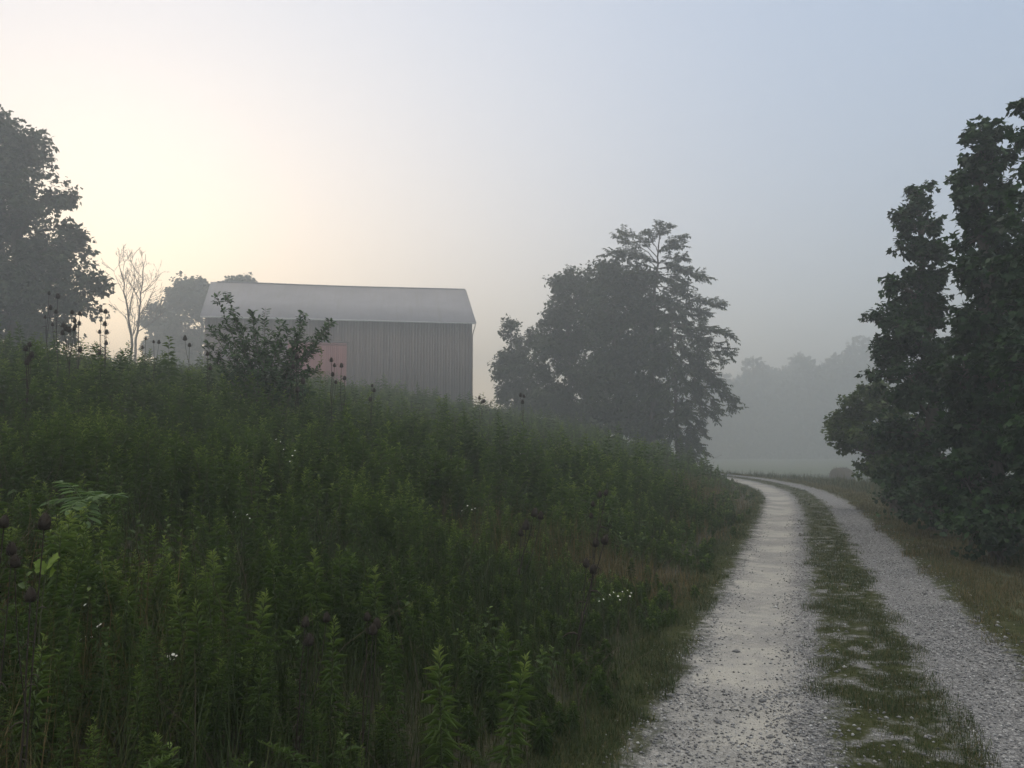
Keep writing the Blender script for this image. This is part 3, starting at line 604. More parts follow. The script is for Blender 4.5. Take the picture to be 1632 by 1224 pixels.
def left_trees():
    Y = 44.; b = base_at(20, Y)
    tree('maple_tree', 'huge maple at the very left, standing dark against the glowing sky', b, [P(28, 480, Y), P(30, 360, Y), P(15, 250, Y), P(0, 180, Y)],
      [pb_(*a) for a in [(-10, 190, Y, 40, 30), (22, 225, Y, 30, 26), (52, 235, Y, 28, 26), (-20, 250, Y, 60, 50), (30, 275, Y, 44, 36), (90, 305, Y, 26, 26), (60, 320, Y, 44, 34), (0, 330, Y, 60, 44), (100, 380, Y, 40, 24), (60, 400, Y, 50, 40), (-10, 420, Y, 60, 50), (105, 432, Y, 38, 22), (150, 445, Y, 20, 14), (135, 462, Y, 34, 20),
        (70, 465, Y, 46, 34), (110, 488, Y, 40, 16), (10, 500, Y, 70, 44), (-70, 420, Y, 80, 90, 0, 4), (-60, 280, Y, 60, 80), (50, 520, Y, 46, 36), (-40, 540, Y, 60, 40), (85, 530, Y, 30, 22), (30, 440, Y, 44, 36), (25, 380, Y, 44, 40)]],
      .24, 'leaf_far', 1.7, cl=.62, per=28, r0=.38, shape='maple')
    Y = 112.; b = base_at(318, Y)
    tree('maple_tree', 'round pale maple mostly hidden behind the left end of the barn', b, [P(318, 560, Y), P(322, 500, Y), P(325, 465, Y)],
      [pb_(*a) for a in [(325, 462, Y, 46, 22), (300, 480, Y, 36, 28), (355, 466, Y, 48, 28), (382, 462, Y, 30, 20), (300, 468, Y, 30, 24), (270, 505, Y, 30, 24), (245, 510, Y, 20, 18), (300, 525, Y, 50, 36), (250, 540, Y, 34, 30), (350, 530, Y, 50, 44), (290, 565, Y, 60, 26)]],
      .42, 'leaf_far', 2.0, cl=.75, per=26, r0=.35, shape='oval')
    # bare tree: two stems
    Y = 62.
    root = D.objects.new('bare_tree', None); COL.objects.link(root); b = np.array(base_at(205, Y)); root.location = b
    tag(root, 'leafless twin-stemmed tree standing in the glow between two maples', 'bare tree')
    g = Geo(); r3 = np.random.default_rng(8); segs = []
    def grow(p, d, ln, r, depth):
        q = [p]; dd = d.copy(); k = 6
        for i in range(k):
            dd = unit(dd + r3.normal(size=3) * .10 + np.array((0, 0, .05))); q.append(q[-1] + dd * ln / k)
        q = np.array(q); segs.append((q, np.linspace(r, r * .45, k + 1), depth))
        if depth < 4:
            for i in range(5 if depth == 0 else 4 if depth < 3 else 2):
                t = .3 + .7 * r3.random(); a = np.array([np.interp(t, np.linspace(0, 1, k + 1), q[:, j]) for j in range(3)])
                ang = R(28 + 22 * r3.random()); pr = unit(np.cross(dd, r3.normal(size=3))); nd = unit(dd * math.cos(ang) + pr * math.sin(ang))
                grow(a, nd, ln * (.42 + .2 * r3.random()), r * (.42 + .1 * r3.random()), depth + 1)
    for (bx, pts, r) in [(207, [(209, 550), (205, 500), (197, 455), (190, 410)], .12), (214, [(216, 540), (222, 490), (228, 445), (232, 405)], .11)]:
        pp = np.array([base_at(bx, Y)] + [P(x, y, Y) for x, y in pts]) - b
        t2 = np.linspace(0, 4, 17); q = np.stack([np.interp(t2, np.arange(5), pp[:, i]) for i in range(3)], 1); q[1:-1] += r3.normal(size=(15, 3)) * .05
        segs.append((q, np.linspace(r, r * .15, 17), 0))
        for i in range(12):
            j = 5 + int(11 * r3.random()); dd = unit(q[min(j + 1, 16)] - q[j]); ang = R(25 + 25 * r3.random()); pr = unit(np.cross(dd, r3.normal(size=3)))
            grow(q[j], unit(dd * math.cos(ang) + pr * math.sin(ang)), 2.6 * (1.15 - j / 17) + .5, .045 * (1.25 - j / 17), 2)
    g.add(*tubes(segs[0][0][None], segs[0][1][None], 6)); 
    tr = Geo()
    for q, r, dpt in segs:
        (tr if len(q) == 17 else g).add(*tubes(q[None], np.maximum(r, .012)[None], 6 if len(q) == 17 else 4))
    tr.build('trunk', M['pale_bark'], root, smooth=True); g.build('branches', M['pale_bark'], root)
left_trees()

def far_woods():
    LV, LF, lv, cnt = [], {}, [], 0; r4 = np.random.default_rng(21); g = Geo()
    for i in range(70):
        Y = 245 + 60 * r4.random(); px = 1000 + 640 * (i + r4.random()) / 70
        x = (px - 816) / FPX * Y; topy = np.interp(px, [1000, 1150, 1215, 1270, 1330, 1380, 1420, 1640], [612, 597, 582, 596, 575, 560, 574, 574]) + 14 * r4.normal()
        zt = P(px, topy, Y)[2]; z0 = gz(x, Y); h = zt - z0; w = 6.5 + 5 * r4.random()
        g.add(*tubes(np.array([[(x, Y, z0 - .5), (x + .3, Y, z0 + h * .5), (x, Y, z0 + h * .85)]]), np.array([[.5, .3, .1]]), 5))
        for kx in range(7):
            f = (kx + .5) / 7; zc = z0 + h * (.12 + .85 * f); rr = w * (1.1 - .75 * f ** 1.5) * .8
            n = int(rr * rr * 13 + 30); d = rand_dirs(n); p = np.array((x + r4.normal() * w * .2, Y + r4.normal() * 1.5, zc - rr * .25)) + d * (rng.random(n) ** .4)[:, None] * np.array((rr, rr, h * .11))
            v, fs, m = leaves(p, d + rand_dirs(n), rand_dirs(n) + np.array((0, 0, 1.)), 1.2 + .6 * rng.random(n), 1.25, 'oval')
            for q in fs: LF.setdefault(q.shape[1], []).append(q + cnt)
            LV.append(v); cnt += len(v); lv.append(np.repeat(rng.random(n), m))
    V = np.concatenate(LV); nv = len(V); Fl = [np.concatenate(x) for x in LF.values()]
    gv = np.concatenate(g.V); gf = [f + nv for f in g.F]
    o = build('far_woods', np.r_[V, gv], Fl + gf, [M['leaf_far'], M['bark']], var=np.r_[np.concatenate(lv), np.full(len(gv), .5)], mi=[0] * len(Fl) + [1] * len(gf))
    tag(o, 'wooded ridge fading into the mist beyond the meadow', 'woods', kind='stuff')
far_woods()

# ------------------------------------------------------------------ weeds: goldenrod
def rods(base, H, nleaf, Lf, rg, az0=None):
    """goldenrod plants: returns stem verts/faces and leaf verts/faces; base (n,3), H (n,)"""
    n = len(base); k = 5
    lean = rg.normal(size=(n, 2)) * np.where(rg.random((n, 1)) < .14, .28, .075)
    t = np.linspace(0, 1, k)
    SP = np.zeros((n, k, 3)); SP[:] = base[:, None]
    SP[:, :, 0] += lean[:, :1] * H[:, None] * t ** 1.8; SP[:, :, 1] += lean[:, 1:] * H[:, None] * t ** 1.8; SP[:, :, 2] += H[:, None] * t
    R_ = (.0042 * H)[:, None] * np.linspace(1, .35, k)[None]
    sv, sf = tubes(SP, R_, 3)
    u = np.tile(np.linspace(.16, 1.0, nleaf), (n, 1)) + rg.normal(size=(n, nleaf)) * .012; u = np.clip(u, .1, 1.0)
    az = (rg.random((n, 1)) * 6.283) + np.arange(nleaf)[None] * 2.39996 + rg.normal(size=(n, nleaf)) * .25
    idx = u * (k - 1); i0 = np.clip(idx.astype(int), 0, k - 2); fr = (idx - i0)[..., None]
    ii = np.arange(n)[:, None]
    pos = SP[ii, i0] * (1 - fr) + SP[ii, i0 + 1] * fr
    el = R(8) + R(58) * np.clip((u - .35) / .65, 0, 1) ** 1.6 + rg.normal(size=(n, nleaf)) * .16
    dd = np.stack([np.cos(az) * np.cos(el), np.sin(az) * np.cos(el), np.sin(el)], -1)
    pk = np.where(rg.random((n, 1)) < .22, .72, 1.0) * (.85 + .3 * rg.random((n, 1)))
    prof = pk * np.interp(u, [.1, .35, .6, .85, 1.0], [.55, .95, 1.05, .78, .42])
    LL = (Lf[:, None] * prof * (.8 + .4 * rg.random((n, nleaf))))
    nn = np.stack([-np.cos(az) * np.sin(el), -np.sin(az) * np.sin(el), np.cos(el)], -1) + rg.normal(size=(n, nleaf, 3)) * .25
    pv = np.clip((fbm(base[:, 0] * .9 + 60, base[:, 1] * .9 + 20, 3) - .25) * 2.2, 0, 1)[:, None] * .7 + .3 * rg.random((n, 1)) if n > 1 else rg.random((n, 1))
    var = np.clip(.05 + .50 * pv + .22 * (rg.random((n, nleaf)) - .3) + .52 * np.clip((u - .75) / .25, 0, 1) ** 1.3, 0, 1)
    return sv, sf, pos.reshape(-1, 3), dd.reshape(-1, 3), nn.reshape(-1, 3), LL.ravel(), var.ravel()

def in_view(x, y, pad=.10):
    return (np.abs(x) < (.637 + pad) * y + 1.2)

def scatter(n, ymin, ymax, smin, smax, rg, pad=.10):
    # uniform in area inside the frustum wedge
    y = np.sqrt(ymin ** 2 + (ymax ** 2 - ymin ** 2) * rg.random(n)); x = (rg.random(n) * 2 - 1) * ((.637 + pad) * y + 1.0)
    s = x - xc(y); ok = (s > smin) & (s < smax); return x[ok], y[ok], s[ok]

def weed_height(x, y, s):
    h = .18 + .78 * sstep(-1.2, -5.0, s)
    return h * (.58 + .80 * fbm(x * .55 + 9, y * .55, 3)) * (.72 + .28 * sstep(4, 12, y))

def goldenrods():
    rg = np.random.default_rng(77)
    # how thickly they stand: thick on the bank, thinning to grass along the lane
    def keep(x, y, s):
        p = sstep(-1.45, -2.3, s) * (.12 + .95 * sstep(.36, .47, fbm(x * .9 + 3, y * .9 + 8, 3)))
        p = p * (1 - .5 * sstep(12, 28, y) * sstep(-13, -4, s))
        return rg.random(len(x)) < p
    x, y, s = scatter(5200, 2.1, 9.5, -26, -1.5, rg); k = keep(x, y, s); x, y, s = x[k], y[k], s[k]
    o = np.argsort(x * x + y * y); x, y, s = x[o], y[o], s[o]
    NI = 230
    # the nearest stand as plants of their own: 14 forms, copied, turned and scaled
    protos = []
    for i in range(14):
        H = np.array([1.0 + .12 * rg.normal()])
        sv, sf, pos, dd, nn, LL, var = rods(np.zeros((1, 3)), H, 120, np.array([.098]), rg)
        root = D.objects.new('goldenrod', None); COL.objects.link(root)
        build('stem', sv, [sf], M['stem'], root, var=np.full(len(sv), .3))
        lv, lf, m = leaves(pos, dd, nn, LL, LL * .125, 'lance', bend=.22)
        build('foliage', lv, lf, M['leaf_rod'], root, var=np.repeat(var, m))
        protos.append(root)
    inview = in_view(x, y, .0); order = np.concatenate([np.nonzero(inview)[0], np.nonzero(~inview)[0]])
    used = set()
    for q, j in enumerate(order[:NI]):
        pr = protos[q % 14]
        if q < 14: root = pr
        else:
            root = pr.copy(); COL.objects.link(root)
            for ch in pr.children:
                c = ch.copy(); COL.objects.link(c); c.parent = root
        h = weed_height(x[j], y[j], s[j]) * (.75 + .5 * rg.random())
        root.location = (x[j], y[j], gz(x[j], y[j]) - .02); root.scale = (h ** .7 * 1.0,) * 2 + (h,); root.rotation_euler = (rg.normal() * .06, rg.normal() * .06, rg.random() * 6.283)
        tag(root, 'leafy green goldenrod stem standing in the dark weed bank close to the camera', 'goldenrod', 'goldenrod stems nearest the camera')
        used.add(int(j))
    rest = np.array([j for j in range(len(x)) if j not in used]); X, Yy, Ss = [x[rest]], [y[rest]], [s[rest]]
    G = Geo(); LV, LF, lv, cnt = [], [], [], 0
    def add(x, y, s, nl, Lf, wr, jit=.3):
        nonlocal cnt
        H = weed_height(x, y, s) * (.70 + .5 * rg.random(len(x)) + .5 * (rg.random(len(x)) < .11) * sstep(7, 12, y))
        b = np.stack([x, y, ground(x, y) - .02], 1)
        sv, sf, pos, dd, nn, LL, var = rods(b, H, nl, Lf * np.sqrt(np.clip(H, .3, 1.5)), rg)
        G.add(sv, sf, .3)
        v, f, m = leaves(pos, dd, nn, LL, LL * wr * np.repeat(np.where(rg.random(len(x)) < .2, 1.9, 1.) * (.8 + .4 * rg.random(len(x))), nl), 'lance', bend=.22 + .3 * np.repeat(rg.random(len(x)), nl)); LV.append(v); LF.append(f[0] + cnt); cnt += len(v); lv.append(np.repeat(var, m))
    add(X[0], Yy[0], Ss[0], 96, .10, .125)
    x, y, s = scatter(7000, 9.5, 20, -30, -1.5, rg); k = keep(x, y, s); add(x[k], y[k], s[k], 70, .145, .135)
    x, y, s = scatter(11000, 20, 44, -34, -1.5, rg, .12); k = keep(x, y, s); add(x[k], y[k], s[k], 44, .19, .17)
    x, y, s = scatter(9000, 44, 66, -34, -2.6, rg, .1); k = (rg.random(len(x)) < .8) & ((y < 56) | (x > -2)); add(x[k], y[k], s[k], 18, .22, .24)
    # broad-leaved plants and bent dead stalks among them
    OV = {3: [], 4: []}
    for (n, y0, y1, Lb) in [(420, 2.8, 9, .07), (700, 9, 20, .11), (500, 20, 36, .16)]:
        x, y, s = scatter(n, y0, y1, -24, -2.2, rg); H = weed_height(x, y, s) * (.55 + .5 * rg.random(len(x)))
        sv, sf, pos, dd, nn, LL, var = rods(np.stack([x, y, ground(x, y) - .02], 1), H, 16, np.full(len(x), Lb) * (.7 + .6 * rg.random(len(x))), rg)
        G.add(sv, sf, .3); v, f, m = leaves(pos, dd, nn, LL * 1.2, LL * .5, 'oval', bend=.45)
        LV.append(v); OV[4].append(f[0] + cnt); cnt += len(v); lv.append(np.repeat(np.clip(var * .8 + .08, 0, 1), m))
    DV = Geo()
    for (n, y0, y1, r) in [(700, 2.2, 10, .0022), (900, 10, 22, .0035), (600, 22, 44, .006)]:
        x, y, s = scatter(n, y0, y1, -22, -1.7, rg); m = len(x); H = (weed_height(x, y, s) + .15) * (.7 + .6 * rg.random(m)); az = rg.random(m) * 6.283; ln = H * (.15 + .75 * rg.random(m) ** 2)
        t = np.linspace(0, 1, 6)[None]; b = np.stack([x, y, ground(x, y)], 1)
        pth = np.stack([b[:, :1] + (np.cos(az) * ln)[:, None] * t ** 2, b[:, 1:2] + (np.sin(az) * ln)[:, None] * t ** 2, b[:, 2:] + H[:, None] * (t - .25 * (ln / H)[:, None] * t ** 2)], -1)
        DV.add(*tubes(pth, np.tile(r * np.linspace(1.2, .5, 6), (m, 1)), 3), rg.random())
    V = np.concatenate(LV); nv = len(V); gv = np.concatenate(G.V); dv = np.concatenate(DV.V)
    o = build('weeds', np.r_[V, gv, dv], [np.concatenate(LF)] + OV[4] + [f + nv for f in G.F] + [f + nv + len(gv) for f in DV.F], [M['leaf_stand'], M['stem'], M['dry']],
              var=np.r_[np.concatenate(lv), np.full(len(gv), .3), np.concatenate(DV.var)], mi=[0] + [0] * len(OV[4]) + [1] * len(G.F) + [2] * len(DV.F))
    tag(o, 'thick stand of green goldenrod and weeds covering the slope', 'weeds', kind='stuff')
goldenrods()

# ------------------------------------------------------------------ grasses
def blades(x, y, L, Wd, rg, lean=.5, v0=0., vs=1., bend=.5, mat='grass'):
    n = len(x); z = ground(x, y)
    az = rg.random(n) * 6.283; ln = lean * rg.random(n)
    d = np.stack([np.cos(az) * ln, np.sin(az) * ln, np.ones(n)], 1); nn = np.stack([np.cos(az), np.sin(az), rg.normal(size=n) * .3], 1)
    v, f, m = leaves(np.stack([x, y, z - .01], 1), d, nn, L, Wd, 'blade', bend=bend * rg.random(n))
    return v, f, np.repeat(np.clip(v0 + vs * rg.random(n), 0, 1), m)
def grass_object(name, label, sets, mat):
    V, F, var, c = [], {}, [], 0
    for v, f, a in sets:
        for q in f: F.setdefault(q.shape[1], []).append(q + c)
        V.append(v); var.append(a); c += len(v)
    o = build(name, np.concatenate(V), [np.concatenate(x) for x in F.values()], M[mat], var=np.concatenate(var))
    tag(o, label, 'grass', kind='stuff'); return o

def grasses():
    rg = np.random.default_rng(5)
    S1 = []
    for (n, y0, y1, w) in [(90000, 1.6, 10, .0055), (70000, 10, 24, .009), (60000, 24, 56, .016)]:
        x, y, s = scatter(n, y0, y1, -24, -1.45, rg)
        p = np.where(s > -4.0, 1.3, .5) * (.45 + .9 * fbm(x * .8, y * .8, 2)); p = np.where(s > -1.7, p * sstep(-1.42, -1.8, s + .5 * (fbm(x * 2, y * 2, 2) - .4)), p); k = rg.random(len(x)) < p; x, y, s = x[k], y[k], s[k]
        L = (.09 + .56 * sstep(-1.4, -3.4, s)) * (.55 + .8 * rg.random(len(x)))
        br = sstep(.36, .6, fbm(x * .45 + 30, y * .45, 3)) * .46 + .14 * sstep(-3.2, -1.8, s) + .40 * sstep(11, 26, y) * sstep(-11, -4, s)
        v, f, a = blades(x, y, L, w * (.7 + .6 * rg.random(len(x))), rg, .55, 0, .55, .6)
        a = np.clip(a + np.repeat(br, 5), 0, 1); S1.append((v, f, a))
    grass_object('grass', 'long mixed green and tan grass growing through the weeds', S1, 'grass')
    S2 = []
    def strip(n, y0, y1, s0, s1, L0, w, soft=.15, v0=.1, vs=.9):
        y = y0 * (y1 / y0) ** rg.random(n); s = s0 - soft + (s1 - s0 + 2 * soft) * rg.random(n)
        e = np.minimum(s - s0, s1 - s) + .35 * (fbm(s * 3 + y * .2, y * 1.4, 3) - .44) * 2.2
        d = sstep(-.12, .16, e) * sstep(.30, .50, fbm(s * 3.2 + 40, y * 2.2, 3) + .08); k = rg.random(n) < d; y, s = y[k], s[k]; x = xc(y) + s
        k = in_view(x, y); x, y = x[k], y[k]
        L = L0 * (.5 + .9 * rg.random(len(x))) * (.35 + 1.6 * fbm(x * 3.5, y * 3.5, 2)); v, f, a = blades(x, y, L, w * (.7 + .6 * rg.random(len(x))), rg, .9, v0, vs, .6)
        return v, f, a
    for (n, y0, y1, w) in [(120000, 3.0, 9, .004), (50000, 9, 22, .007), (20000, 22, 60, .014)]:
        S2.append(strip(n, y0, y1, -.36, .36, .06, w))                     # grass between the tracks
        S2.append(strip(int(n * .6), y0, y1, -2.0, -1.47, .085, w, .12, .1, .85))
    grass_object('grass', 'short worn grass down the middle and left edge of the lane', S2, 'turf')
    S3 = []
    for (n, y0, y1, w) in [(70000, 4, 12, .0048), (50000, 12, 26, .008), (26000, 26, 60, .018)]:
        S3.append(strip(n, y0, y1, 1.12, 3.2, .11, w, .12, .48, .52))
        S3.append(strip(int(n * .8), y0, y1, 2.6, 5.5, .42, w * 1.1, .6, .1, .8))
    grass_object('grass', 'brownish verge grass between the lane and the maples', S3, 'grass')
    S4 = []
    x, y, s = scatter(30000, 44, 100, 1.4, 60, rg, .05); v, f, a = blades(x, y, .22 * (.6 + .8 * rg.random(len(x))), np.full(len(x), .05), rg, .6, .0, .4, .3); S4.append((v, f, a))
    grass_object('grass', 'green meadow grass far beyond the bend in the lane', S4, 'grass')
grasses()

# ------------------------------------------------------------------ loose stones on the lane
def gravel():
    rg = np.random.default_rng(9); V, F, var, c = [], [], [], 0
    oct_ = np.array([(1, 0, 0), (0, 1, 0), (-1, 0, 0), (0, -1, 0), (0, 0, 1), (0, 0, -1)], float); of = np.array([(0, 1, 4), (1, 2, 4), (2, 3, 4), (3, 0, 4), (1, 0, 5), (2, 1, 5), (3, 2, 5), (0, 3, 5)])
    def put(n, y0, y1, s0, s1, r0, soft):
        nonlocal c
        y = y0 * (y1 / y0) ** rg.random(n); s = s0 + (s1 - s0) * rg.random(n) + rg.normal(size=n) * soft; x = xc(y) + s
        k = in_view(x, y) & (rg.random(n) < .35 + .9 * sstep(.3, .6, fbm(x * 1.7, y * 1.7, 2))); x, y = x[k], y[k]; n = len(x)
        r = r0 * (.45 + rg.random(n) ** 3 * 1.6)
        v = oct_[None] * (r[:, None] * np.ones(6))[..., None] * np.array((1, 1, .62)) * (.7 + .6 * rg.random((n, 6, 1)))
        a = rg.random(n) * 6.283; ca, sa = np.cos(a)[:, None], np.sin(a)[:, None]
        v = np.stack([v[..., 0] * ca - v[..., 1] * sa, v[..., 0] * sa + v[..., 1] * ca, v[..., 2]], -1)
        v += np.stack([x, y, ground(x, y) + .014 + r * .15], 1)[:, None]
        V.append(v.reshape(-1, 3)); F.append((np.arange(n)[:, None, None] * 6 + of[None]).reshape(-1, 3) + c); c += n * 6; var.append(np.repeat(rg.random(n), 6))
    put(24000, 3.6, 22, .42, 1.12, .0065, .07); put(6000, 3.6, 20, -1.45, -1.15, .006, .10); put(7000, 3.6, 20, -.70, -.36, .0065, .09); put(3500, 3.4, 6.0, -1.2, -.4, .006, .1)
    put(2200, 3.4, 16, -.5, .5, .008, .1); put(1500, 3.6, 20, 1.0, 1.4, .011, .08); put(260, 3.6, 18, -1.5, 1.3, .015, .1); put(900, 3.4, 9, -1.3, -.4, .007, .1)
    N = NM('gravel_stone'); v = N.attr('var'); N.l(N.ramp(v, [(0, (.07, .07, .07)), (.25, (.14, .14, .143)), (.85, (.25, .25, .255)), (1, (.5, .5, .5))]), N.p.inputs['Base Color']); N.p.inputs['Roughness'].default_value = .8
    o = build('gravel', np.concatenate(V), F, N.m, var=np.concatenate(var)); tag(o, 'loose grey gravel chips scattered along the wheel tracks', 'gravel', kind='stuff')
gravel()

# ------------------------------------------------------------------ shrub before the barn
def barn_shrub():
    rg = np.random.default_rng(4); Y = 16.; b = np.array(base_at(418, Y)); root = D.objects.new('shrub', None); COL.objects.link(root); root.location = b
    tag(root, 'tall arching wild shrub on the crest, in front of the red barn door', 'shrub')
    g = Geo(); LP, LD, LN, LV_ = [], [], [], []
    tips = [(346, 474, .2, 1.0), (362, 472, -.2, 1), (330, 548, 0, .9), (322, 553, .3, .8), (334, 522, .2, .8), (372, 505, 0, 1), (404, 505, .3, 1), (421, 506, -.2, 1), (400, 500, -.4, .8), (446, 512, .1, 1), (484, 500, 0, 1), (490, 505, .4, .8), (528, 514, 0, 1), (523, 532, .2, 1), (518, 522, -.3, .9), (462, 525, -.4, .9),
            (470, 545, .6, .9), (385, 520, .6, .9), (360, 545, -.5, .9), (430, 530, -.6, .9), (410, 530, .7, 1), (500, 590, .2, .9), (480, 600, -.4, .9), (345, 590, .3, .8), (495, 620, .3, .8), (440, 560, -.8, .9), (380, 560, -.8, .8), (420, 545, 0, .9), (455, 560, .5, .9), (395, 545, -.2, .9), (350, 525, -.1, .8), (470, 575, .1, .9), (375, 600, -.5, .8), (440, 600, -.7, .9), (410, 590, -.9, .8), (500, 555, 0, .8)]
    for (px, py, dY, q) in tips:
        tip = P(px, py, Y + dY) - b; st = np.array((rg.normal() * .10, rg.normal() * .10, .1))
        hz = tip.copy(); mid = st * .45 + tip * .55; mid[2] += .12 * np.linalg.norm(tip[:2]) + .15; mid[:2] *= .82
        t = np.linspace(0, 1, 9)[:, None]; pp = (1 - t) ** 2 * st + 2 * t * (1 - t) * mid + t ** 2 * tip; pp += rg.normal(size=pp.shape) * .025 * (t * (1 - t) * 4)
        g.add(*tubes(pp[None], np.linspace(.013, .003, 9)[None], 5), .2)
        L = np.linalg.norm(tip)
        # side twigs
        ns = int(14 * q + rg.random() * 4)
        for _ in range(ns):
            u = .28 + .72 * rg.random() ** .8; a = np.array([np.interp(u, t[:, 0], pp[:, i]) for i in range(3)])
            ax = unit(tip - mid); dd = unit(ax * .9 + rand_dirs(1)[0] * .95 + np.array((0, 0, .25))); ln = (.10 + .30 * rg.random()) * (1.3 - .8 * u)
            tw = a + dd * ln * np.linspace(0, 1, 4)[:, None]; tw[:, 2] += .04 * np.linspace(0, 1, 4) ** 2
            g.add(*tubes(tw[None], np.linspace(.005, .002, 4)[None], 3), .2)
            m = int(6 + ln * 24); uu = np.linspace(.1, 1, m); LP.append(a + dd * ln * uu[:, None])
            sd = unit(np.cross(dd, rand_dirs(1)[0] * .5 + np.array((0, 0, 1.)))); LD.append(dd * .55 + sd * np.where(np.arange(m) % 2, 1, -1)[:, None] * .8 + rg.normal(size=(m, 3)) * .25 + np.array((0, 0, -.12)))
        m = int(16 * q * L / 2 + 6); uu = np.linspace(.55, 1, m); LP.append(np.stack([np.interp(uu, t[:, 0], pp[:, i]) for i in range(3)], 1))
        ax = unit(tip - mid); sd = unit(np.cross(ax, np.array((.1, .3, 1.)))); LD.append(ax * .5 + sd * np.where(np.arange(m) % 2, 1, -1)[:, None] + rg.normal(size=(m, 3)) * .2)
    pos = np.concatenate(LP); dd = np.concatenate(LD); n = len(pos)
    LL = .105 * (.6 + .7 * rg.random(n)); v, f, m = leaves(pos, dd, rand_dirs(n) * .6 + np.array((0, -.3, 1.)), LL, LL * .42, 'oval')
    g.build('branches', M['bark'], root); build('foliage', v, f, M['leaf_bush'], root, var=np.repeat(rg.random(n), m))
barn_shrub()

# ------------------------------------------------------------------ teasels
def teasel_head_geo(g, c, ax, ln, rg, var=.3):
    """egg-shaped spiny head on axis ax with long upcurved bracts below"""
    k = 10; ax = unit(np.array(ax, float)); A = unit(np.cross(ax, (0.3, 1, .1))); B = np.cross(ax, A)
    prof = [(0, .10), (.12, .30), (.35, .36), (.6, .32), (.85, .2), (1.0, .06)]
    V = [c + ax * ln * t + ln * r * (1 + .06 * rg.normal()) * (math.cos(2 * math.pi * j / k) * A + math.sin(2 * math.pi * j / k) * B) for t, r in prof for j in range(k)]
    F = [(i * k + j, i * k + (j + 1) % k, (i + 1) * k + (j + 1) % k, (i + 1) * k + j) for i in range(5) for j in range(k)]
    g.add(V, np.array(F), var)
    n = 110; t = rg.random(n); th = rg.random(n) * 6.283; r = np.interp(t, [p[0] for p in prof], [p[1] for p in prof]) * ln
    rad = np.cos(th)[:, None] * A + np.sin(th)[:, None] * B
    v, f, m = leaves(c + ax * ln * t[:, None] + rad * r[:, None] * .9, rad + ax * (.4 + .9 * t[:, None]), rand_dirs(n), ln * .20, ln * .035, 'blade'); g.add(v, f, var + .3)
    n = 9; th = rg.random(n) * 6.283; rad = np.cos(th)[:, None] * A + np.sin(th)[:, None] * B
    st = np.repeat(np.array(c)[None], n, 0); t = np.linspace(0, 1, 5)[None, :, None]
    br = st[:, None] + rad[:, None] * ln * .75 * np.sin(t * 1.5) + ax * ln * (1.0 * t ** 2 - .08 * t)
    g.add(*tubes(br, np.tile(np.linspace(.022, .006, 5) * ln, (n, 1)), 3), var)

def teasel(label, base, heads, hl=.075, stemr=.006, group=None, old=True):
    """heads: list of world points where seed heads sit; the first is the main stem"""
    rg = np.random.default_rng(int(abs(base[0] * 1000)) % 99991)
    root = D.objects.new('teasel', None); COL.objects.link(root); b = np.array(base, float); root.location = b
    tag(root, label, 'teasel', group)
    g = Geo(); top = np.array(heads[0]) - b
    main = path((0, 0, -.05), top, 8, 0, .02); g.add(*tubes(main[None], np.linspace(stemr * 1.3, stemr * .6, 8)[None], 6), .2)
    for i, h in enumerate(heads):
        p = np.array(h) - b
        if i:
            t = np.clip((p[2] - .32 * (1 + rg.random()) - .1) / max(top[2], .2), .15, .85); a = np.array([np.interp(t, np.linspace(0, 1, 8), main[:, q]) for q in range(3)])
            mid = np.array((p[0] * .85 + a[0] * .15, p[1] * .85 + a[1] * .15, a[2] * .45 + p[2] * .55)); u = np.linspace(0, 1, 6)[:, None]
            br = (1 - u) ** 2 * a + 2 * u * (1 - u) * mid + u ** 2 * p; g.add(*tubes(br[None], np.linspace(stemr * .75, stemr * .5, 6)[None], 5), .2); ax = unit(p - mid)
        else: ax = unit(top - main[-3])
        hg = Geo(); teasel_head_geo(hg, p, ax, hl * (.75 + .4 * rg.random()), rg, .15); hg.build('seed_head', M['dry'], root)
    # paired dry leaves and thorns up the stem
    m = 8; tt = np.linspace(.2, .8, m); a0 = np.stack([np.interp(tt, np.linspace(0, 1, 8), main[:, i]) for i in range(3)], 1); az = np.arange(m) * 3.14159 + np.arange(m) // 2 * 1.4
    L = (.055 if stemr < .005 else .13) * (1.1 - .5 * tt) * (.7 + .6 * rg.random(m)); u = np.linspace(0, 1, 5)[None]
    lp = np.stack([a0[:, :1] + (np.cos(az) * L)[:, None] * u, a0[:, 1:2] + (np.sin(az) * L)[:, None] * u, a0[:, 2:] + L[:, None] * (.7 * u - 1.1 * u ** 2.2)], -1)
    g.add(*tubes(lp, (L * .06)[:, None] * np.array([[.5, 1, .8, .5, .1]]), 4), .3)
    g.build('stem', M['dry'], root)
    return root

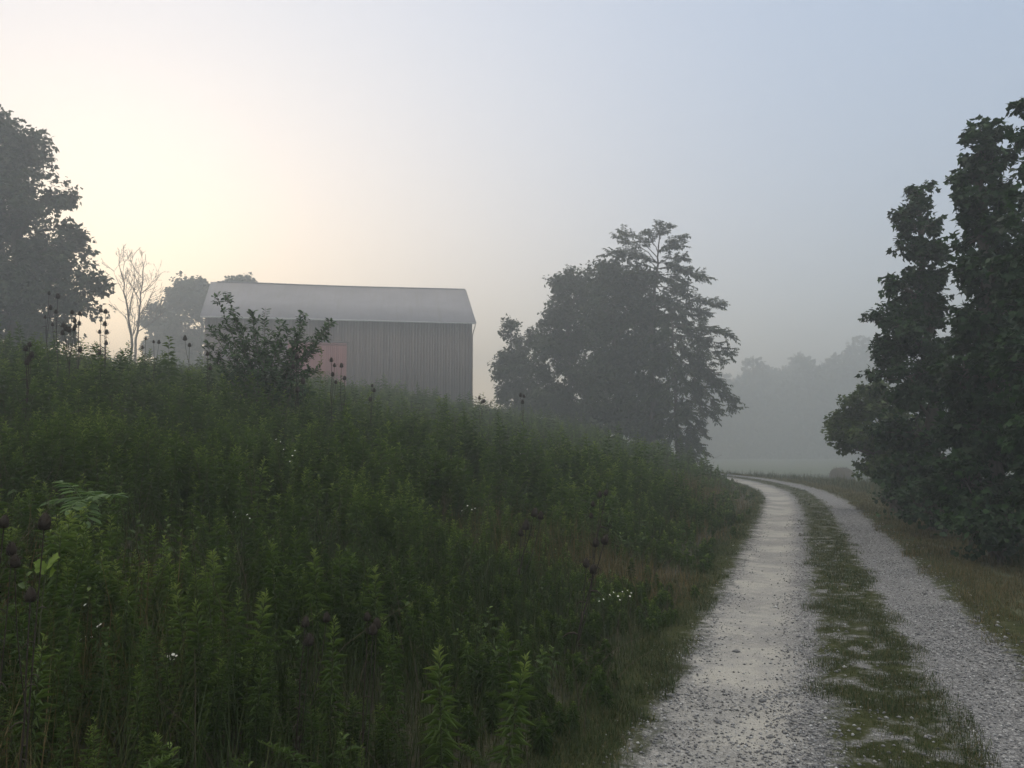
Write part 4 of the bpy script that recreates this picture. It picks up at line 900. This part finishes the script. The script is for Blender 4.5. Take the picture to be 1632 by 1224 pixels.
def teasels():
    G = 'dry teasels in the weeds'
    def T(label, bx, Y, pts, hl=.085, **k): b = base_at(bx, Y); teasel(label, b, [P(x, y, Y + dy) for x, y, dy in pts], hl, group=G, **k)
    T('teasel with a dense knot of dark heads against the big left maple', 108, 14.0, [(115, 501, 0), (101, 522, .1), (105, 528, -.1), (119, 515, .1), (110, 530, .05), (100, 534, 0)], .10)
    T('teasel on a tall straight stem at the right side of the dark knot of heads', 121, 13.8, [(127, 503, 0), (126, 519, .1), (120, 523, 0), (118, 528, .1), (127, 562, .1)], .10)
    T('slim teasel standing alone in the yellow glow left of the bare tree', 160, 14.5, [(161, 498, 0), (159, 532, .05), (158, 565, .1)], .085)
    T('slim teasel paired with the one standing alone in the yellow glow', 167, 14.3, [(168, 500, 0), (170, 533, .05), (167, 520, 0), (169, 550, -.05)], .085)
    T('tall thin teasel at the far left in front of the big maple, highest of all', 76, 15.5, [(78, 470, 0), (72, 508, .1), (80, 494, 0)], .09)
    T('tall thin teasel just right of the highest one, before the big maple', 88, 15.2, [(92, 476, 0), (89, 500, 0), (84, 520, .1)], .09)
    T('ragged teasel clump head low against the big maple trunk', 44, 10., [(47, 553, 0), (50, 570, .05), (43, 582, .05), (41, 560, 0), (46, 576, .1)], .08)
    T('single teasel on the skyline right of the bare tree', 231, 17.5, [(232, 542, 0), (227, 556, .1)], .085)
    T('teasel on the skyline midway between the bare tree and the shrub', 246, 17.8, [(245, 547, 0), (253, 548, .1)], .085)
    T('teasel rising beside the left foot of the arching shrub', 300, 16.2, [(302, 553, 0), (295, 543, 0)], .095)
    T('teasel with two heads close left of the arching shrub', 333, 15.0, [(331, 567, 0), (335, 590, .1)], .085)
    T('teasel with three heads in front of the red barn door', 530, 14.2, [(528, 577, 0), (533, 585, 0), (530, 600, -.05), (535, 612, .05)], .09)
    T('short teasel right of the three-headed one, before the red door', 541, 14.6, [(544, 586, 0)], .085)
    T('lone teasel at the right edge of the red barn door', 549, 14.0, [(549, 606, 0)], .085)
    T('teasel under the right side of the shrub with a fat dark head', 472, 14.0, [(473, 572, 0), (467, 588, .1), (475, 625, 0)], .10)
    T('teasel with a drooping head among weeds below the shrub', 482, 13.2, [(483, 612, 0), (474, 626, .05)], .095)
    T('teasel before the grey barn boards, left of the middle', 592, 16.5, [(593, 617, 0), (596, 625, .1), (590, 640, 0)], .085)
    T('teasel with two heads beside the barn right corner', 765, 22., [(764, 637, 0), (768, 643, .1), (771, 642, 0)], .11)
    T('single tall teasel standing before the foggy clump of trees', 834, 21., [(835, 634, 0), (830, 633, .1), (833, 644, 0)], .11)
    # near ones
    T('huge near teasel head at the left frame edge', 12, 2.5, [(6, 842, 0), (18, 886, .05)], .048, stemr=.003)
    T('near teasel with a shaggy head under the pale pinnate leaves', 62, 2.6, [(70, 845, 0), (24, 905, -.1)], .048, stemr=.003)
    T('near low teasel head in the darkest lower left corner', 52, 2.3, [(48, 960, 0)], .05, stemr=.0035)
    T('near leaning dry teasel between goldenrods, left one of two', 478, 3.6, [(486, 1000, 0), (492, 1030, .05), (520, 992, 0)], .05, stemr=.0035)
    T('near dry teasel between goldenrods, right one of two', 584, 3.6, [(585, 990, 0), (600, 1002, .05), (594, 1012, 0)], .05, stemr=.0035)
    T('brown teasel leaning right with its heads midway along the lane-side weeds', 812, 7.4, [(850, 824, 0), (861, 828, .1), (838, 845, 0), (830, 855, .05)], .085)
    T('brown leaning teasel nearest the left wheel track, with slanting heads', 905, 6.2, [(962, 868, 0), (949, 872, .1), (934, 905, 0), (945, 915, .05)], .075)
    T('small brown teasel group nodding over the lane edge grass', 935, 9.5, [(965, 790, 0), (956, 793, .1), (945, 808, 0), (942, 826, .05)], .075)
teasels()

# ------------------------------------------------------------------ other single plants
def single_plants():
    rg = np.random.default_rng(31)
    # pale pinnate sapling
    Y = 5.0; b = np.array(base_at(128, Y)); root = D.objects.new('sapling', None); COL.objects.link(root); root.location = b
    tag(root, 'young sapling with pale green pinnate leaves arching over dark weeds', 'sapling')
    top = P(133, 800, Y) - b; g = Geo(); g.add(*tubes(path((0, 0, 0), top, 6, 0, .02)[None], np.linspace(.009, .004, 6)[None], 6))
    for i, (px, py, dY) in enumerate([(82, 801, 0), (100, 768, .2), (190, 790, -.1), (152, 785, .2), (140, 830, -.25), (112, 812, -.3)]):
        tip = P(px, py, Y + dY) - b; t = np.linspace(0, 1, 7)[:, None]; mid = (top + tip) / 2 + np.array((0, 0, .05)); pp = (1 - t) ** 2 * top + 2 * t * (1 - t) * mid + t ** 2 * tip
        lg = Geo(); lg.add(*tubes(pp[None], np.linspace(.003, .0015, 7)[None], 4), .8)
        m = 17; u = np.repeat(np.linspace(.12, 1, 9), 2)[:m]; pos = np.stack([np.interp(u, t[:, 0], pp[:, q]) for q in range(3)], 1); ax = unit(tip - top); sd = unit(np.cross(ax, (0, 0, 1)))
        d = ax * .45 + sd * np.where(np.arange(m) % 2, 1, -1)[:, None] + rg.normal(size=(m, 3)) * .12; d[-1] = ax; d[:, 2] -= .22
        L = np.full(m, .085) * (.85 + .3 * rg.random(m)); v, f, mm = leaves(pos, d, np.array((0, -.25, 1.)) + rg.normal(size=(m, 3)) * .2, L, L * .38, 'oval'); lg.add(v, f, np.repeat(rg.random(m), mm)); lg.build('pinnate_leaf', M['pale_leaf'], root)
    g.build('stem', M['stem'], root)
    # bright lobed leaves low left
    Y = 3.4; b = np.array(base_at(74, Y)); root = D.objects.new('seedling', None); COL.objects.link(root); root.location = b
    tag(root, 'small plant with bright yellow-green lobed leaves, brightest spot in the dark corner', 'seedling')
    top = P(72, 915, Y) - b; g = Geo(); g.add(*tubes(path((0, 0, 0), top, 5, 0, .03)[None], np.linspace(.005, .002, 5)[None], 5)); g.build('stem', M['stem'], root)
    lob = np.array([(0, 0), (-.12, .30), (.1, .52), (.35, .40), (.5, .62), (.75, .42), (.8, .2), (1.05, 0), (.8, -.2), (.75, -.42), (.5, -.62), (.35, -.40), (.1, -.52), (-.12, -.30)])
    for (px, py, sx, az, L) in [(66, 905, 1, 2.6, .05), (80, 897, 1, .6, .062), (86, 890, 1, .2, .045), (63, 899, 1, 2.2, .04), (82, 913, 1, -.4, .04)]:
        a = P(px, py, Y) - b; d = np.array((math.cos(az), -.35, .25 + .5 * rg.random())); d = unit(d); sd = unit(np.cross(d, (0, -.75, .65))); nr = np.cross(sd, d)
        V = np.array([a + d * (u - .4) * L + sd * w * L + nr * (-.10 * L * (u - .5) ** 2 * 4 + .12 * abs(w) * L) for u, w in np.r_[[[.45, 0]], lob]])
        m = len(lob); lg = Geo(); lg.add(V, np.array([(0, 1 + i, 1 + (i + 1) % m) for i in range(m)]), rg.random())
        lg.add(*tubes(np.array([[top, V[1]]]), np.array([[.0018, .0012]]), 4), .3); lg.build('lobed_leaf', M['bright_leaf'], root)
    # white fleabane
    for (lab, bx, Y, pts) in [('wildflower with a cluster of tiny white blooms beside the left wheel track', 985, 7.2, [(972, 948), (978, 944), (985, 950), (992, 943), (1000, 941), (1006, 945), (962, 955), (955, 958), (1004, 950), (988, 956)]),
                              ('white-flowered wildflower farther up the bank, before the foggy trees', 824, 19., [(826, 722), (829, 723), (812, 735), (822, 721)]),
                              ('sprig of tiny white flowers deep in the weeds below the shrub', 450, 7.5, [(447, 704), (466, 726), (462, 735), (440, 700), (452, 716), (470, 718)]),
                              ('sprig of tiny white flowers above the centre of the weed bank', 372, 5.8, [(372, 816), (394, 820), (375, 824), (398, 826)]),
                              ('low sprig of white flowers in the near weeds, left of the tallest goldenrods', 275, 3.9, [(268, 1046), (276, 1043), (281, 1045), (277, 1052), (270, 1050), (331, 1028), (326, 1030), (334, 1032)]),
                              ('low sprig of white flowers in the darkest weeds near the left edge', 140, 4.0, [(122, 1022), (128, 1020), (156, 998), (160, 995), (137, 1014), (146, 1015), (135, 964)]),
                              ('few white daisies just above the near weeds halfway to the lane', 745, 7.8, [(745, 806), (752, 812), (757, 810), (736, 814), (672, 868), (640, 853)])]:
        b = np.array(base_at(bx, Y)); root = D.objects.new('wildflower', None); COL.objects.link(root); root.location = b; tag(root, lab, 'wildflower', 'white wildflowers in the weeds')
        g = Geo(); hs = Geo()
        for (px, py) in pts:
            tip = P(px, py, Y + .15 * rg.normal()) - b; mid = np.array((tip[0] * .4, tip[1] * .4, tip[2] * .6)); t = np.linspace(0, 1, 6)[:, None]
            pp = 2 * t * (1 - t) * mid + t ** 2 * tip; g.add(*tubes(pp[None], np.linspace(.0025, .0012, 6)[None], 3), .3)
            r = .0085 * (.7 + .5 * rg.random()) * (1 if Y < 10 else 2.2); nr = unit(np.array((rg.normal() * .4, -.5, .8))); A = unit(np.cross(nr, (1, .2, 0))); B = np.cross(nr, A); k = 14
            ring = [tip + r * (1 if j % 2 else .72) * (math.cos(2 * math.pi * j / k) * A + math.sin(2 * math.pi * j / k) * B) for j in range(k)]
            hs.add(np.array([tip + nr * r * .25] + ring), np.array([(0, 1 + j, 1 + (j + 1) % k) for j in range(k)]), .7)
        g.build('stem', M['stem'], root); hs.build('blossom', M['petal'], root)
    # tall green spires that break the skyline
    for i, (lab, bx, topy, Y, nl, Lf) in enumerate([('tall thistle-like weed with wide drooping leaves on the skyline left of the shrub', 266, 536, 14.5, 64, .21), ('tall bushy weed on the skyline just right of the glow', 205, 545, 15.5, 60, .13), ('slender weed on the skyline at the shrub\'s left', 297, 560, 15.8, 50, .10),
                              ('slim weed rising before the barn right half, taller of a pair', 663, 622, 17., 50, .13), ('slim weed before the barn, by the lone gap of boards', 622, 612, 17.5, 46, .13), ('narrow weed on the skyline before the barn right quarter', 707, 628, 18., 50, .12), ('pale slender weed growing in front of the red door', 508, 555, 14.2, 70, .12),
                              ('dark bushy weed on the skyline near the frame left edge', 20, 556, 12., 60, .12), ('weed spire poking up before the pale gap by the barn corner', 848, 648, 20., 40, .13), ('leafy weed at the foot of the arching shrub, right side', 552, 622, 13., 60, .12)]):
        b = np.array(base_at(bx, Y)); H = P(bx, topy, Y)[2] - b[2]; root = D.objects.new('weed', None); COL.objects.link(root); root.location = b; tag(root, lab, 'weed', 'tall weeds on the skyline')
        sv, sf, pos, dd, nn, LL, var = rods(np.zeros((1, 3)), np.array([H]), nl, np.array([Lf]), rg)
        sv[:, :2] *= .5; pos[:, :2] *= .5
        build('stem', sv, [sf], M['stem'], root, var=np.full(len(sv), .2)); v, f, m = leaves(pos, dd, nn, LL, LL * (.17), 'lance', bend=.5 if i == 0 else .3); build('foliage', v, f, M['leaf_rod'], root, var=np.repeat(var, m))
    # the palest goldenrod spires near the camera
    for (px, py, Y) in [(440, 866, 4.5), (478, 842, 5.0), (505, 878, 4.7), (296, 932, 3.9), (330, 958, 3.7), (390, 940, 3.9), (245, 885, 4.2), (655, 878, 5.4), (600, 905, 4.8), (705, 1036, 3.7), (795, 1042, 3.7), (822, 1000, 4.2), (255, 1180, 3.0),
                        (345, 878, 4.4), (560, 868, 5.0), (640, 982, 4.0), (540, 985, 3.8), (270, 700, 9.0), (180, 720, 8.5), (330, 740, 8.2), (95, 712, 8.0), (420, 730, 8.8), (570, 760, 8.0), (640, 775, 8.0), (700, 800, 7.6), (730, 860, 6.2)]:
        tip = P(px, py, Y); x = tip[0] + .03 * rg.normal(); b = np.array((x, Y, gz(x, Y) - .02)); H = tip[2] - b[2]
        root = D.objects.new('goldenrod', None); COL.objects.link(root); root.location = b
        tag(root, 'pale-tipped goldenrod spire standing lighter than the near weeds around it', 'goldenrod', 'pale-tipped goldenrod spires')
        nl = int(90 + 50 * H); sv, sf, pos, dd, nn, LL, var = rods(np.zeros((1, 3)), np.array([H]), nl, np.array([.088]), rg)
        build('stem', sv, [sf], M['stem'], root, var=np.full(len(sv), .4)); v, f, m = leaves(pos, dd, nn, LL, LL * .125, 'lance', bend=.2)
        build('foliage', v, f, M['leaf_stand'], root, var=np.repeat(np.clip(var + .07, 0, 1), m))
    # dry bare stalks at the verge below the maples
    for (lab, bx, by, Y) in [('dry branching stalk in the verge grass under the tallest maple', 1572, 870, 12.4), ('dry pale stalk in the verge right of the branching one', 1606, 860, 12.8)]:
        b = np.array(base_at(bx, Y)); root = D.objects.new('dry_stalk', None); COL.objects.link(root); root.location = b; tag(root, lab, 'dry stalk'); g = Geo()
        for k in range(9):
            tip = np.array((rg.normal() * .22, rg.normal() * .22, .55 + .55 * rg.random())); pp = path((0, 0, 0), tip, 6, .08, .08); g.add(*tubes(pp[None], np.linspace(.005, .002, 6)[None], 4), .9)
            for _ in range(5):
                a = pp[rg.integers(2, 6)]; q = a + np.array((rg.normal() * .09, rg.normal() * .09, .05 + .13 * rg.random())); g.add(*tubes(np.array([[a, q]]), np.array([[.003, .0015]]), 3), .9)
        g.build('stem', M['dry'], root)
single_plants()
